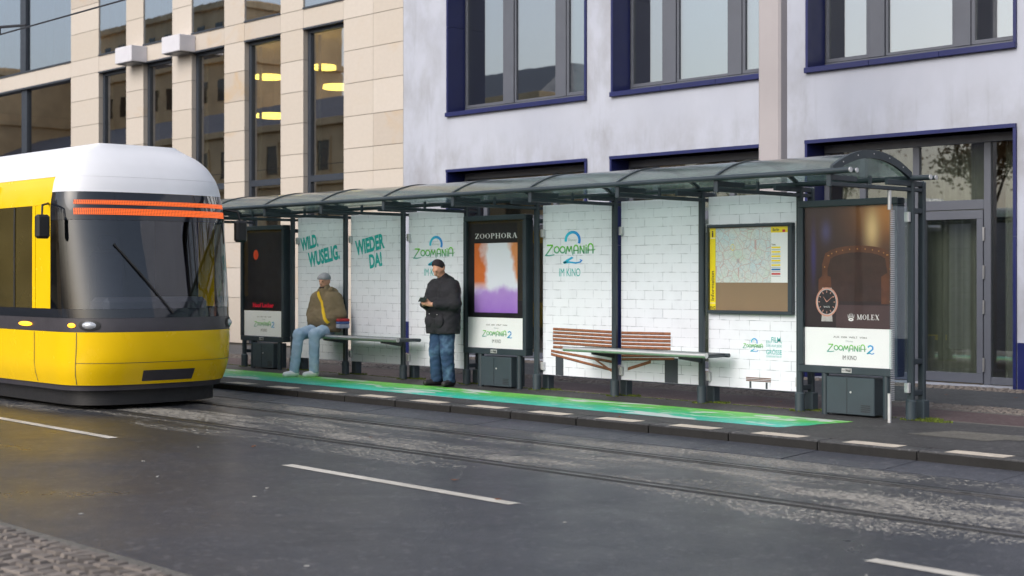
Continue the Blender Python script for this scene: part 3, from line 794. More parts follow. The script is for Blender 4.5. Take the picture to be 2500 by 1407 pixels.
for k, h in enumerate(LO):
    x0, x1, z0, z1 = h; x0 += 0.025; x1 -= 0.025
    surround(h, False, wb)
    bar(wb, x0, x1, z1 - 0.13, z1); 
    zt0, zt1 = 2.66, 2.80
    wd = (x1 - x0); px = [x0 + 0.62, x1 - 1.42 + 0.22, x1 - 0.42]   # uprights: left light, wide light, door jamb
    if k == 2: px = [-12.89, -11.96, -10.80]
    bar(wb, x0, x0 + 0.09, z0, z1 - 0.134); bar(wb, x1 - 0.06, x1, z0, z1 - 0.134)
    for q, p_ in enumerate(px):
        bar(wb, p_ - 0.055, p_ + 0.055, z0, z1 - 0.134, FR - 0.004, 0.08, 'frame_grey', 'mullion')
    seg = [x0 + 0.09] + [v for p_ in px for v in (p_ - 0.055, p_ + 0.055)] + [x1 - 0.06]
    for q in range(4):
        a, b_ = seg[2 * q], seg[2 * q + 1]
        if q != 3: bar(wb, a, b_, zt0, zt1)
        if q == 2:                                       # the glazed door
            dr = MB()
            for (c0, c1_, d0, d1) in ((a + .01, b_ - .01, z0 + .02, z0 + .16), (a + .01, b_ - .01, zt0 - .14, zt0 - .01)): dr.box(c0, c1_, FR - .012, FR + .06, d0, d1, .005)
            for (c0, c1_) in ((a + .01, a + .11), (b_ - .11, b_ - .01)): dr.box(c0, c1_, FR - .013, FR + .061, z0 + .16, zt0 - .14, .005)
            door = dr.build('door', 'frame_grey', wb)
            pane(door, a + .105, b_ - .105, z0 + .15, zt0 - .13, FR + .02, 'pane_lower')
            for zz in (0.42, 1.25, 1.75, 2.30): MB().box(b_ - .008, b_ + .022, FR - .035, FR - .005, zz - 0.1, zz + 0.1, .006).build('hinge', 'dull_steel', door)
            MB().tube((a + .07, FR - .05, 1.0), (a + .07, FR - .05, 1.4), 0.014).build('handle', 'steel', door)
        else:
            bar(wb, a, b_, z0 + .01, z0 + .12)
            pane(wb, a - .01, b_ + .01, z0 + .11, (zt0 if q != 3 else z1 - .14), FR + .03, 'pane_lower')
        if q != 3: pane(wb, a - .01, b_ + .01, zt1 - .01, z1 - .12, FR + .03, 'pane_lower')
    if k >= 1:
        # hanging vertical curtain lengths behind the glass
        for side, (ca, cb) in enumerate(((x0 + 0.1, x1 - 0.75), (x1 - 0.55, x1 - 0.02))):
            n = int((cb - ca) / 0.02); V = []; Fc = []
            for i in range(n + 1):
                x = ca + (cb - ca) * i / n; yy = FR + 0.35 + 0.035 * math.sin(x * 34) + 0.012 * math.sin(x * 61 + 1)
                V += [(x, yy, z0 + .06), (x, yy, z1 - 0.1)]
            for i in range(n): Fc.append((2 * i, 2 * i + 2, 2 * i + 3, 2 * i + 1))
            mesh_obj('curtain', V, Fc, 'curtain', wb, True)
room(wb, 'ground_floor_room', 'room_dark', -23.5, 5.9, FR + 0.09, 25.0, GZ - 0.02, 3.86)
room(wb, 'upper_floor_room', 'room_light', -23.5, 5.9, FR + 0.09, 25.0, 4.2, 8.0)

for (xa, xb, zb_) in ((-16.62, -15.52, 4.95), (-19.29, -18.45, 4.95), (-15.2, -14.3, 4.95)):
    MB().box(xa, xb, FR + .16, FR + .165, zb_, 7.7).build('roller_blind', 'white_blind', wb)
# office furniture glimpsed behind the upper right window
tb = thing('round_table', 'small pale round table just inside the upper right office window', 'table', (-12.9, 20.2, 4.2))
MB().tube((-12.9, 20.2, 4.94), (-12.9, 20.2, 4.97), 0.45, n=28).build('table_top', 'band_white', tb)
MB().tube((-12.9, 20.2, 4.2), (-12.9, 20.2, 4.94), 0.03).build('leg', 'steel', tb)
MB().tube((-12.9, 20.2, 4.2), (-12.9, 20.2, 4.22), 0.25, n=20).build('foot_plate', 'steel', tb)
ch = thing('office_chair', 'dark high-backed chair standing inside the upper right office window', 'chair', (-10.75, 20.1, 4.2))
MB().box(-11.0, -10.5, 19.85, 20.35, 4.64, 4.72, .02).build('seat', 'black', ch)
MB().box(-10.98, -10.52, 20.30, 20.37, 4.78, 5.55, .03).build('backrest', 'black', ch)
for a in (-.21, .21):
    for b_ in (-.21, .21): MB().tube((-10.75 + a, 20.1 + b_, 4.2), (-10.75 + a, 20.1 + b_, 4.66), 0.015).build('leg', 'steel', ch)

# ================================================================ sandstone building
sb = thing('sandstone_building', 'beige sandstone slab building with tall narrow windows left of the white one', 'building', (-30, FY, GZ))
ZJ = [GZ, 1.2, 1.9, 2.5, 3.2, 3.92, 4.43, 5.118, 5.823, 6.523, 7.213, 7.64, 8.38, 9.1, 9.8, 10.5]
PIERS = [(-38.28, -36.665), (-35.16, -34.257), (-32.81, -31.879), (-30.396, -29.517), (-28.03, -27.14)]
DW = 0.30                                               # slab depth
def slab(x0, x1, z0, z1, y0=FY, y1=FY + DW):
    g = 0.006
    return box('stone_slab', 'sandstone', sb, x0 + g * .5, x1 - g * .5, y0, y1, z0 + g, z1 - g)
for (a, b_) in PIERS:
    for z0, z1 in zip(ZJ[:-1], ZJ[1:]): slab(a, b_, z0, z1)
    box('joint_core', 'mortar', sb, a + .015, b_ - .015, FY + .015, FY + DW - .01, GZ, 10.5)
for (a, b_) in ((-25.642, -24.609), (-24.609, -23.605)):
    for z0, z1 in zip(ZJ[:-1], ZJ[1:]): slab(a, b_, z0, z1)
box('joint_core', 'mortar', sb, -25.62, -23.62, FY + .015, FY + DW - .01, GZ, 10.5)
gaps = [(-36.665, -35.16), (-34.257, -32.81), (-31.879, -30.396), (-29.517, -28.03), (-27.14, -25.642)]
HEAD, SILL = 7.213, 7.64
for (a, b_) in gaps:
    slab(a + .001, b_ - .001, HEAD, SILL, FY + 0.002, FY + DW)
    box('lintel_trim', 'frame_dark', sb, a + .002, b_ - .002, FY - 0.02, FY + 0.25, HEAD - 0.035, HEAD + 0.004)
    box('sill_trim', 'frame_dark', sb, a + .002, b_ - .002, FY - 0.025, FY + 0.2, SILL - 0.004, SILL + 0.035)
    # tall lower window: side frames, transom, panes
    y = FY + 0.12
    box('frame_bar', 'frame_dark', sb, a, a + .11, y, y + .10, GZ, HEAD - .036)
    box('frame_bar', 'frame_dark', sb, b_ - .06, b_, y, y + .10, GZ, HEAD - .036)
    box('frame_bar', 'frame_dark', sb, a + .111, b_ - .061, y, y + .1, HEAD - .11, HEAD - .037)
    box('transom', 'frame_dark', sb, a + .111, b_ - .061, y - .002, y + .1, 3.80, 3.94)
    pane(sb, a + .1, b_ - .05, 3.93, HEAD - .10, y + .05, 'pane_tan')
    pane(sb, a + .1, b_ - .05, GZ + .3, 3.81, y + .05, 'pane_tan')
    box('threshold', 'frame_dark', sb, a + .1, b_ - .05, y, y + .1, GZ - .02, GZ + .31)
    box('inner_strip', 'curtain', sb, a + .115, a + .20, y + .20, y + .23, GZ, HEAD - .12)  # no blind: pale strip added in place of the reveal mirrored in the pane
    # flush upper window
    box('frame_bar', 'frame_dark', sb, a, b_, FY + .05, FY + .15, SILL + .035, SILL + .12)
    pane(sb, a + .01, b_ - .01, SILL + .04, 10.4, FY + .025, 'pane_tan_up')
    box('inner_strip', 'curtain', sb, a + .45, a + .78, FY + .25, FY + .28, SILL + .1, 10.4)
    box('inner_strip', 'curtain', sb, a + 1.05, a + 1.3, FY + .25, FY + .28, SILL + .1, 10.4)
# wide glazed bay at the far left
for (a, b_) in ((-44.6, -42.7), (-42.7, -40.5), (-40.5, -38.28)):
    slab(a, b_, HEAD, SILL)
box('lintel_trim', 'frame_dark', sb, -50, -38.29, FY - 0.02, FY + .25, HEAD - .05, HEAD + .003)
box('sill_trim', 'frame_dark', sb, -50, -38.29, FY - 0.025, FY + .2, SILL - .003, SILL + .045)
for x in (-41.35, -44.6, -47.8):
    box('mullion', 'frame_dark', sb, x - .18, x + .18, FY + .06, FY + .2, GZ, HEAD - .051)
    box('mullion', 'frame_dark', sb, x - .18, x + .18, FY + .02, FY + .2, SILL + .046, 10.4)
for (a, b_) in ((-50, -47.98), (-47.62, -44.78), (-44.42, -41.53), (-41.17, -38.3)):
    m_ = (a + b_) / 2
    pane(sb, a, b_, GZ + .1, HEAD - .05, FY + .13, 'pane_tan'); pane(sb, a, b_, SILL + .05, 10.4, FY + .09, 'pane_tan_up')
    box('inner_strip', 'curtain', sb, m_ + .3, m_ + .7, FY + .4, FY + .43, SILL + .1, 10.4); box('inner_strip', 'curtain', sb, m_ - .9, m_ - .5, FY + .4, FY + .43, SILL + .1, 10.4)
room(sb, 'hall', 'room_dark', -50, -23.7, FY + .24, 26.0, GZ - .02, HEAD + .2)
room(sb, 'upper_room', 'room_light', -50, -23.7, FY + .31, 26.0, SILL - .2, 10.6)
MB().quad((-50, FY + .25, 10.5), (-23.61, FY + .25, 10.5), (-23.61, FY + .25, 14), (-50, FY + .25, 14)).build('attic_wall', 'sandstone', sb)
MB().box(-32.66, -32.18, FY - .02, FY + .02, .67, 1.77, .006).build('vent_grille', 'frame_dark', sb)
# lit pendant lamps in the hall
for i, (x, y, z, r, w_) in enumerate(((-30.93, 20.6, 6.70, .34, 'upper one of the two in the fourth tall window'), (-28.60, 20.6, 6.70, .30, 'higher one in the tall window beside the wide slab wall'),
                                    (-28.02, 20.6, 6.18, .36, 'lower one in the tall window beside the wide slab wall'), (-30.72, 20.6, 5.72, .42, 'large low one in the fourth tall window'))):
    lp = thing('pendant_lamp', 'glowing yellow disc pendant lamp, ' + w_, 'lamp', (x, y, z), 'pendant lamps in the sandstone building')
    b = MB().tube((x, y, z - .09), (x, y, z), r, r * .96, 28); smooth_by_angle(b.build('lamp_shade', 'lamp', lp))
    MB().tube((x, y, z), (x, y, HEAD + .1), .006, n=6).build('cable', 'black', lp)
# two pale boxes fixed on the slim piers
for (x0, x1, lab) in ((-34.92, -34.06, 'pale boxy cover on the second slim pier, left of its twin'), (-32.55, -31.70, 'pale boxy cover on the third slim pier, right of its twin')):
    bx = thing('facade_box', lab, 'box', (x0, 18.6, 7.2), 'pale boxes on the sandstone piers')
    MB().box(x0, x1, 18.55, 18.998, 7.19, 7.60, .012).build('cover', 'band_white', bx)
    MB().box(x0 + .05, x1 - .05, 18.6, 18.95, 7.17, 7.19).build('underside', 'frame_grey', bx)

# ================================================================ building and trees across the street (they show in the panes)
ob = thing('stone_building', 'brown stone palace across the street, mirrored in the tall windows', 'building', (-110, -30, 0))
M['far_stone'] = plain('brown_stone', S(214, 186, 146), 0.85, 0, 0.15, 0.5)
M['far_roof'] = plain('slate_roof', S(86, 88, 96), 0.7, 0, 0.1, 0.5)
M['far_glass'] = plain('far_window_glass', S(40, 42, 46), 0.1)
box('wall', 'far_stone', ob, -160, -71, -45, -30, -.3, 14.2)
for z in (4.4, 9.0, 13.6): box('cornice', 'far_stone', ob, -160.3, -70.7, -45.3, -29.55, z, z + .5)
MB().quad((-160, -30, 14.2), (-71, -30, 14.2), (-74, -36, 17.0), (-157, -36, 17.0)).quad((-71, -30, 14.2), (-71, -45, 14.2), (-74, -39, 17), (-74, -36, 17)).quad((-157, -36, 17), (-74, -36, 17), (-74, -39, 17), (-157, -39, 17)).build('roof', 'far_roof', ob)
w0 = MB().box(-.75, .75, -.06, .03, 0, 2.3).build('window', 'far_glass', ob); wm = w0.data; bpy.data.objects.remove(w0)
f0 = MB().box(-.95, .95, -.02, .14, 2.32, 2.6).box(-.95, -.77, -.02, .10, -.1, 2.31).box(.77, .95, -.02, .1, -.1, 2.31).build('surround', 'far_stone', ob); fmh = f0.data; bpy.data.objects.remove(f0)
for z in (1.2, 5.6, 10.1):
    for i in range(24):
        x = -73.5 - i * 3.55
        w_ = place(wm, 'window', (x, -29.97, z), ob); place(fmh, 'surround', (x, -29.97, z), w_)

cb = thing('corner_building', 'taller brown stone block across the street, mirrored in the upper left windows', 'building', (-150, -30, 0))
box('wall', 'far_stone', cb, -215, -162, -48, -29.2, -.3, 25.5)
box('wall_wing', 'far_stone', cb, -161.9, -133, -60, -46, -.3, 31.0)
for z in (13.6, 19.0, 24.6): box('cornice', 'far_stone', cb, -215.3, -161.7, -48.3, -28.7, z, z + .55)
for z in (18.5, 24.5, 30.2): box('cornice', 'far_stone', cb, -162.2, -132.7, -60.3, -45.5, z, z + .6)
for z in (15.6, 21.0):
    for i in range(14): place(wm, 'window', (-165 - i * 3.5, -29.17, z), cb)
for z in (20.4, 26.4):
    for i in range(8): place(wm, 'window', (-135.5 - i * 3.5, -45.97, z), cb)

def make_tree(seed):
    rnd = random.Random(seed); tr = MB(); lf = MB()
    tr.tube((0, 0, -.2), (0, 0, 2.4), .17, .13, 8)
    tips = []
    def grow(p, d, L, r, lev):
        q = p + d * L; tr.tube(p, q, r, r * .62, 5 if lev else 7, False)
        if lev >= 3: tips.append(q); return
        for _ in range(4 if lev == 0 else 3):
            nd = (d + Vector((rnd.uniform(-.8, .8), rnd.uniform(-.8, .8), rnd.uniform(-.15, .5)))).normalized()
            grow(q, nd, L * rnd.uniform(.6, .8), r * .58, lev + 1)
    grow(Vector((0, 0, 2.4)), Vector((0, 0, 1)), 1.9, .13, 0)
    for p in tips:
        for _ in range(60):
            c = p + Vector((rnd.gauss(0, .55), rnd.gauss(0, .55), rnd.gauss(0, .5))); s = rnd.uniform(.04, .09)
            u = Vector((rnd.uniform(-1, 1), rnd.uniform(-1, 1), rnd.uniform(-1, 1))).normalized(); v = u.orthogonal().normalized()
            lf.quad(tuple(c - u * s - v * s * .6), tuple(c + u * s - v * s * .6), tuple(c + u * s + v * s * .6), tuple(c - u * s + v * s * .6))
    return tr, lf
M['bark'] = plain('tree_bark', S(74, 62, 50), 0.9, 0, 0.2, 6)
M['autumn'] = plain('autumn_leaves', S(128, 92, 46), 0.8, 0, 0.4, 1.2)
tb_, lb_ = make_tree(3)
tm = lm = None
for i, (x, y, s) in enumerate(((-28, -24, 1.0), (-35, -24.5, 1.12), (-42, -23.6, 1.05), (-49.5, -24.2, 1.15), (-57, -24, 1.0))):
    t_ = thing('street_tree', 'brown-leaved street tree across the road, %s of five mirrored in the ground floor glass' % ('first', 'second', 'third', 'fourth', 'fifth')[i], 'tree', (x, y, 0), 'trees across the road')
    t_.scale = (s, s, s); t_.rotation_euler = (0, 0, i * 1.3)
    if tm is None:
        for nm, b, mt in (('trunk', tb_, 'bark'), ('crown', lb_, 'autumn')):
            me = bpy.data.meshes.new(nm); me.from_pydata(b.v, [], b.f); me.materials.append(M[mt])
            if nm == 'trunk': tm = me
            else: lm = me
    for nm, me in (('trunk', tm), ('crown', lm)):
        o = bpy.data.objects.new(nm, me); COL.objects.link(o); o.parent = t_
sheet('far_pavement', 'footway', -300, 200, -200, -12.0, .10)

# ================================================================ mast and overhead wire
ms = thing('lighting_mast', 'thick warm grey square mast rising behind the shelter roof', 'mast', (-12.47, 16.6, GZ))
MB().box(-12.66, -12.28, 16.5, 16.70, GZ - .02, 13.0, .03).build('shaft', 'mast', ms)
MB().box(-12.76, -12.18, 16.44, 16.80, GZ - .02, GZ + .03, .01).build('foot_plate', 'mast', ms)
MB().box(-12.58, -12.36, 16.492, 16.502, .7, 1.1, .004).build('access_cover', 'mast', ms)
wr = thing('overhead_wire', 'dark tram contact wire crossing the upper left corner', 'wire', (-20, 9.7, 5.4))
MB().tube((-120, 9.7, 5.4), (60, 9.7, 5.4), .012, n=6).build('contact_wire', 'wire', wr)
MB().tube((-21.9, 9.7, 5.5), (-21.9, 9.7, 5.4), .02, n=6).build('clamp', 'wire', wr)
MB().tube((-24.5, 9.2, 5.66), (-21.2, 9.8, 5.47), .022, n=6).build('registration_arm', 'wire', wr)

# ================================================================ the shelter
PX = [-8.733 - 1.460 * i for i in range(10)]
PYF, PYR = 14.08, 14.30
sh = thing('tram_shelter', 'long grey steel tram shelter with a curved clear roof and brick-print back panels', 'shelter', (-15.3, 14.1, GZ))
post = MB().box(-.04, .04, -.03, .03, .12, 2.60, .014).build('front_post', 'anthracite', sh); pmesh = post.data; bpy.data.objects.remove(post)
slv = MB().tube((0, 0, -.02), (0, 0, .205), .058, .058, 14).tube((0, 0, .205), (0, 0, .222), .058, .045, 14).build('s', 'anthracite_dull', sh); smooth_by_angle(slv); smesh = slv.data; bpy.data.objects.remove(slv)
rsl = MB().box(-.06, .06, -.06, .06, -.02, .21, .01).build('s', 'anthracite_dull', sh); rmesh = rsl.data; bpy.data.objects.remove(rsl)
rng = MB().box(-.026, .026, -.1, .1, -.03, .03, .008).build('s', 'anthracite', sh); gmesh = rng.data; bpy.data.objects.remove(rng)
clp = MB().box(-.03, .03, -.025, .018, -.055, .055, .006).build('s', 'alu', sh); cmesh = clp.data; bpy.data.objects.remove(clp)
arm = MB()
arm.box(-.025, .025, -1.51, .22, -.118, -.075, .006)           # lower flat
arm.box(-.022, .022, -1.50, -1.05, -.06, .0, .005)             # upper plate, street end
arm.box(-.022, .022, -.48, .20, -.06, .0, .005)                # upper plate, post end
arm.box(-.012, .012, -.80, -.77, -.076, .02)
arm.box(-.028, .028, -1.535, -1.505, -.125, .045, .005)
arm.box(-.018, .018, -.03, .03, -.02, .06)
a_ = arm.build('s', 'anthracite', sh); amesh = a_.data; bpy.data.objects.remove(a_)
for i, x in enumerate(PX):
    fp = place(pmesh, 'front_post', (x, PYF, GZ), sh); place(smesh, 'sleeve', (x, PYF, GZ), fp)
    rp = place(pmesh, 'rear_post', (x, PYR, GZ), sh); place(rmesh, 'sleeve', (x, PYR, GZ), rp)
    place(amesh, 'roof_arm', (x, PYF, 2.725), sh)
    if i in (0, 1, 4, 5, 8, 9):
        for z in ((.42, .76, 2.40) if i == 0 else (.40, 2.45)): place(gmesh, 'rung', (x, (PYF + PYR) / 2, z), fp)
# long tubes
for k, (y, z, r) in enumerate(((12.53, 2.755, .027), (12.64, 2.755, .024), (14.02, 2.75, .027), (14.13, 2.75, .024))):
    tbx = MB().tube((-22.25, y, z), (-8.46, y, z), r, r, 16); o = smooth_by_angle(tbx.build('roof_tube', 'anthracite', sh))
    o2 = smooth_by_angle(MB().tube((-8.462, y, z), (-8.452, y, z), r * 1.02, r * 1.02, 16).build('end_cap', 'alu', o))
# vaulted roof sheets, ribs, end arches
def vault(u, dz=0.0):
    y = 12.56 + 1.46 * u; return (y, 2.775 + 0.195 * (1 - (2 * u - 1) ** 2) + dz)
NB = 14
edges = [PX[9] - .30] + PX[::-1][:] ; edges[-1] = PX[0] + .01
for a, b_ in zip(edges[:-1], edges[1:]):
    V = []; Fc = []
    for dz in (0.0, .008):
        for i in range(NB + 1):
            y, z = vault(i / NB, dz); V += [(a + .006, y, z), (b_ - .006, y, z)]
    n = 2 * (NB + 1)
    for i in range(NB):
        Fc.append((2 * i, 2 * i + 1, 2 * i + 3, 2 * i + 2)); Fc.append((n + 2 * i, n + 2 * i + 2, n + 2 * i + 3, n + 2 * i + 1))
    o = mesh_obj('roof_sheet', V, Fc, 'roof_sheet', sh, True)
def arch(name, x0, x1, dz0, dz1, mat):
    V = []; Fc = []
    for i in range(NB + 1):
        y, z = vault(i / NB); V += [(x0, y, z + dz0), (x1, y, z + dz0), (x1, y, z + dz1), (x0, y, z + dz1)]
    for i in range(NB):
        k = 4 * i
        for q in range(4): Fc.append((k + q, k + 4 + q, k + 4 + (q + 1) % 4, k + (q + 1) % 4))
    Fc += [(0, 1, 2, 3), tuple(4 * NB + q for q in (3, 2, 1, 0))]
    return mesh_obj(name, V, Fc, mat, sh)
for x in PX[1:]: arch('roof_rib', x - .018, x + .018, -.022, .020, 'anthracite')
ea = arch('end_arch', PX[0] + .011, PX[0] + .05, -.045, .038, 'anthracite')
arch('end_arch', PX[9] - .34, PX[9] - .31, -.045, .03, 'anthracite')
for u in (.12, .3, .5, .7, .88):
    y, z = vault(u); MB().tube((PX[0] + .049, y, z), (PX[0] + .056, y, z), .007, n=8).build('screw', 'steel', ea)
# end glazing under the right arch
V = [(PX[0] - .004, *vault(i / NB, -.046)) for i in range(NB + 1)]
MB().poly([tuple(v) for v in V]).build('end_glass', 'side_glass', sh)
# glass side screen with its stripes and steel edge clamps
sg = box('side_screen', 'side_glass', sh, PX[0] - .006, PX[0] + .006, 13.665, 14.03, .34, 2.44)
st = MB()
for i in range(92):
    z = .36 + i * .0222; st.box(PX[0] + .0065, PX[0] + .0085, 13.67, 13.745, z, z + .013)
st.build('stripe_print', 'alu', sg)
for (z0, z1) in ((GZ, .44), (2.40, 2.605)):
    smooth_by_angle(MB().tube((PX[0], 13.66, z0), (PX[0], 13.66, z1), .021, .021, 14).build('edge_clamp', 'alu', sg))
for z in (.48, 2.33): place(cmesh, 'glass_clamp', (PX[0] - .005, 14.02, z), sg)

PANY = 14.155
def brick_panel(k):
    a, b_ = PX[k + 1] + .045, PX[k] - .045
    p = MB().box(a, b_, PANY, PANY + .012, .345, 2.665).build('brick_print_panel', 'brick_print', sh)
    for x, s_ in ((PX[k + 1], 1), (PX[k], -1)):
        for z in (.46, 2.28): place(cmesh, 'glass_clamp', (x + s_ * .062, PANY - .018, z), p)
    return p
panels = {k: brick_panel(k) for k in (1, 2, 3, 5, 6, 7)}
L1 = PANY - .002
def title_on_panel(p, x0, x1, z0, z1, im=None):
    """word across a big split figure two; x0..x1, z0..z1 frame the word"""
    w = x1 - x0; h = z1 - z0; cx = (x0 + x1) / 2 + w * .05
    ta, tb2 = big_two()
    flat('number_two_top', ta, 'logo_blue', p, cx - w * .155, cx + w * .165, z1 - h * .05, z1 + h * 1.0, L1)
    flat('number_two_foot', tb2, 'logo_blue', p, cx - w * .19, cx + w * .2, z0 - h * .62, z0 - h * .05, L1)
    flat('title_lettering', title_word(), 'logo_green', p, x0, x1, z0, z1, L1 - .002)
    lettering('Disney', 'text_grey', p, cx - w * .085, cx + w * .085, z1 + h * .12, z1 + h * .38, L1)
    if im: lettering('IM KINO', 'text_teal', p, im[0], im[1], im[2], im[3], L1, 0, .0)
title_on_panel(panels[3], -14.485, -13.53, 1.965, 2.135, (-14.21, -13.81, 1.69, 1.80))
title_on_panel(panels[5], -17.34, -16.38, 1.955, 2.125, (-17.08, -16.66, 1.70, 1.81))
title_on_panel(panels[1], -11.08, -10.77, .825, .888)
pw = panels[7]
lettering('WILD.', 'text_teal', pw, -20.29, -19.80, 2.14, 2.36, L1, math.radians(9), .045)
lettering('WUSELIG.', 'text_teal', pw, -20.08, -19.21, 1.90, 2.15, L1, math.radians(9), .045)
pw = panels[6]
lettering('WIEDER', 'text_teal', pw, -18.79, -18.05, 2.07, 2.31, L1, math.radians(9), .045)
lettering('DA!', 'text_teal', pw, -18.43, -18.11, 1.83, 2.06, L1, math.radians(8), .045)
pw = panels[1]
lettering('EIN', 'text_teal', pw, -10.73, -10.67, .895, .93, L1)
lettering('FILM,', 'text_teal', pw, -10.655, -10.505, .895, .97, L1, 0, .01)
lettering('DER AUF JEDE', 'text_teal', pw, -10.73, -10.505, .845, .882, L1)
lettering('GRÖSSE', 'text_teal', pw, -10.73, -10.505, .765, .832, L1, 0, .01)
lettering('ZUGESCHNITTEN IST', 'text_teal', pw, -10.73, -10.505, .73, .752, L1)
# the printed park bench, broken in the middle, across panels 2 and 3; small one on panel 1
def printed_bench(pl, segs, legs):
    for (x0, x1, z0, z1, tilt) in segs:
        m_ = MB(); c = math.tan(tilt) * (x1 - x0)
        m_.quad((x0, L1, z0), (x1, L1, z0 + c), (x1, L1, z1 + c), (x0, L1, z1)); m_.build('printed_slat', 'bench_print', pl)
        m2 = MB(); m2.quad((x0, L1 - .001, z0), (x1, L1 - .001, z0 + c), (x1, L1 - .001, z0 + c + .008), (x0, L1 - .001, z0 + .008)); m2.build('slat_shade', 'bench_dark', pl)
    for (x0, x1, z0, z1) in legs:
        MB().quad((x0, L1 + .0006, z0), (x1, L1 + .0006, z0), (x1, L1 + .0006, z1), (x0, L1 + .0006, z1)).build('printed_leg', 'bench_leg', pl)
rows = [.955, .908, .861, .814, .767, .71, .655, .61]
e3a, e3b = PX[4] + .25, PX[3] - .05
e2a, e2b = PX[3] + .05, PX[2] - .09
printed_bench(panels[3], [(-14.33 - (.04 if z < .7 else 0), e3b, z, z + .036, -.012 if z > .7 else -.09 * (1 if z > .64 else 1.6)) for z in rows], [(-14.28, -14.13, .347, .60)])
printed_bench(panels[2], [(e2a, -12.22 + (.06 if z < .7 else 0), z - .018, z + .018, .012 if z > .7 else .045) for z in rows], [(-12.32, -12.10, .347, .66)])
MB().quad((-13.55, L1 - .0015, .58), (-13.16, L1 - .0015, .40), (-13.16, L1 - .0015, .43), (-13.55, L1 - .0015, .61)).build('broken_slat', 'bench_print', panels[3])
MB().quad((-12.95, L1 - .0015, .47), (-12.55, L1 - .0015, .58), (-12.55, L1 - .0015, .62), (-12.95, L1 - .0015, .51)).build('broken_slat', 'bench_print', panels[2])
printed_bench(panels[1], [(-11.03, -10.66, z, z + .012, 0) for z in (.47, .452, .434)], [(-10.98, -10.95, .352, .43), (-10.74, -10.71, .352, .43)])

# ================================================================ map case on the brick panel
mc = thing('map_case', 'shallow framed city map case with a yellow Information strip on the brick panel', 'map case', (-10.95, 14.1, 1.24))
MX0, MX1, MZ0, MZ1 = -11.585, -10.312, 1.238, 2.318; MY = 14.085
fr = MB()
fr.box(MX0, MX1, MY, MY + .066, MZ0, MZ0 + .04, .006); fr.box(MX0, MX1, MY, MY + .066, MZ1 - .035, MZ1, .006)
fr.box(MX0, MX0 + .022, MY - .001, MY + .066, MZ0 + .04, MZ1 - .035, .004); fr.box(MX1 - .06, MX1, MY - .001, MY + .066, MZ0 + .04, MZ1 - .035, .004)
fr.build('frame', 'anthracite', mc)
bk = MB().box(MX0 + .02, MX1 - .055, MY + .04, MY + .06, MZ0 + .035, MZ1 - .03).build('backing_board', 'tan_board', mc)
yb = MY + .038
ys_ = MB().quad((MX0 + .024, yb, MZ0 + .045), (MX0 + .112, yb, MZ0 + .045), (MX0 + .112, yb, MZ1 - .04), (MX0 + .024, yb, MZ1 - .04)).build('yellow_strip', 'print_yellow', mc)
lettering('i', 'text_black', ys_, MX0 + .055, MX0 + .08, 2.17, 2.245, yb - .002, 0, .03)
v, f = text_geo('Information', 1.0, .012)
us = [p[0] for p in v]; vs_ = [p[1] for p in v]; k_ = .36 / (max(us) - min(us))
mesh_obj('lettering', [(MX0 + .092 - (q - min(vs_)) * k_ * 0.95, yb - .002, 1.395 + (p - min(us)) * k_) for p, q in v], f, 'text_black', ys_)
lettering('BVG', 'text_black', ys_, MX0 + .03, MX0 + .106, 1.285, 1.325, yb - .002, 0, .02)
for z in (2.155, 1.36): MB().quad((MX0 + .024, yb - .001, z), (MX0 + .112, yb - .001, z), (MX0 + .112, yb - .001, z + .006), (MX0 + .024, yb - .001, z + .006)).build('rule', 'white_paper', ys_)
mp = MB().quad((MX0 + .115, yb, 1.615), (-10.64, yb, 1.615), (-10.64, yb, 2.275), (MX0 + .115, yb, 2.275)).build('map_sheet', 'map', mc)
flat('district_ring', strokes_geo([(arc(0, 0, 1, 1, 0, 360, 24), .22)]), 'print_yellow', mp, -11.24, -11.18, 2.0, 2.08, yb - .002)
tk = MB().quad((-10.638, yb, 1.615), (-10.385, yb, 1.615), (-10.385, yb, 2.275), (-10.638, yb, 2.275)).build('ticket_sheet', 'white_paper', mc)
MB().quad((-10.638, yb - .002, 2.205), (-10.385, yb - .002, 2.205), (-10.385, yb - .002, 2.275), (-10.638, yb - .002, 2.275)).build('header', 'print_yellow', tk)
lettering('Berlin', 'text_black', tk, -10.61, -10.52, 2.222, 2.258, yb - .004, 0, .01)
MB().quad((-10.47, yb - .004, 2.21), (-10.43, yb - .004, 2.21), (-10.43, yb - .004, 2.24), (-10.47, yb - .004, 2.24)).build('area_mark', 'print_red', tk)
lettering('Tickets', 'text_black', tk, -10.63, -10.57, 2.055, 2.075, yb - .002, 0, .02)
for i, mt in enumerate(('print_yellow',) * 5 + ('print_blue', 'print_red')):
    z = 2.02 - i * .052
    MB().quad((-10.63, yb - .002, z), (-10.50, yb - .002, z), (-10.50, yb - .002, z + .02), (-10.63, yb - .002, z + .02)).build('fare_bar', mt, tk)
    MB().quad((-10.63, yb - .002, z - .02), (-10.50, yb - .002, z - .02), (-10.50, yb - .002, z - .012), (-10.63, yb - .002, z - .012)).build('fare_line', 'text_grey', tk)
MB().box(MX0 + .02, MX1 - .055, MY + .012, MY + .018, MZ0 + .035, MZ1 - .03).build('cover_glass', 'case_glass', mc)

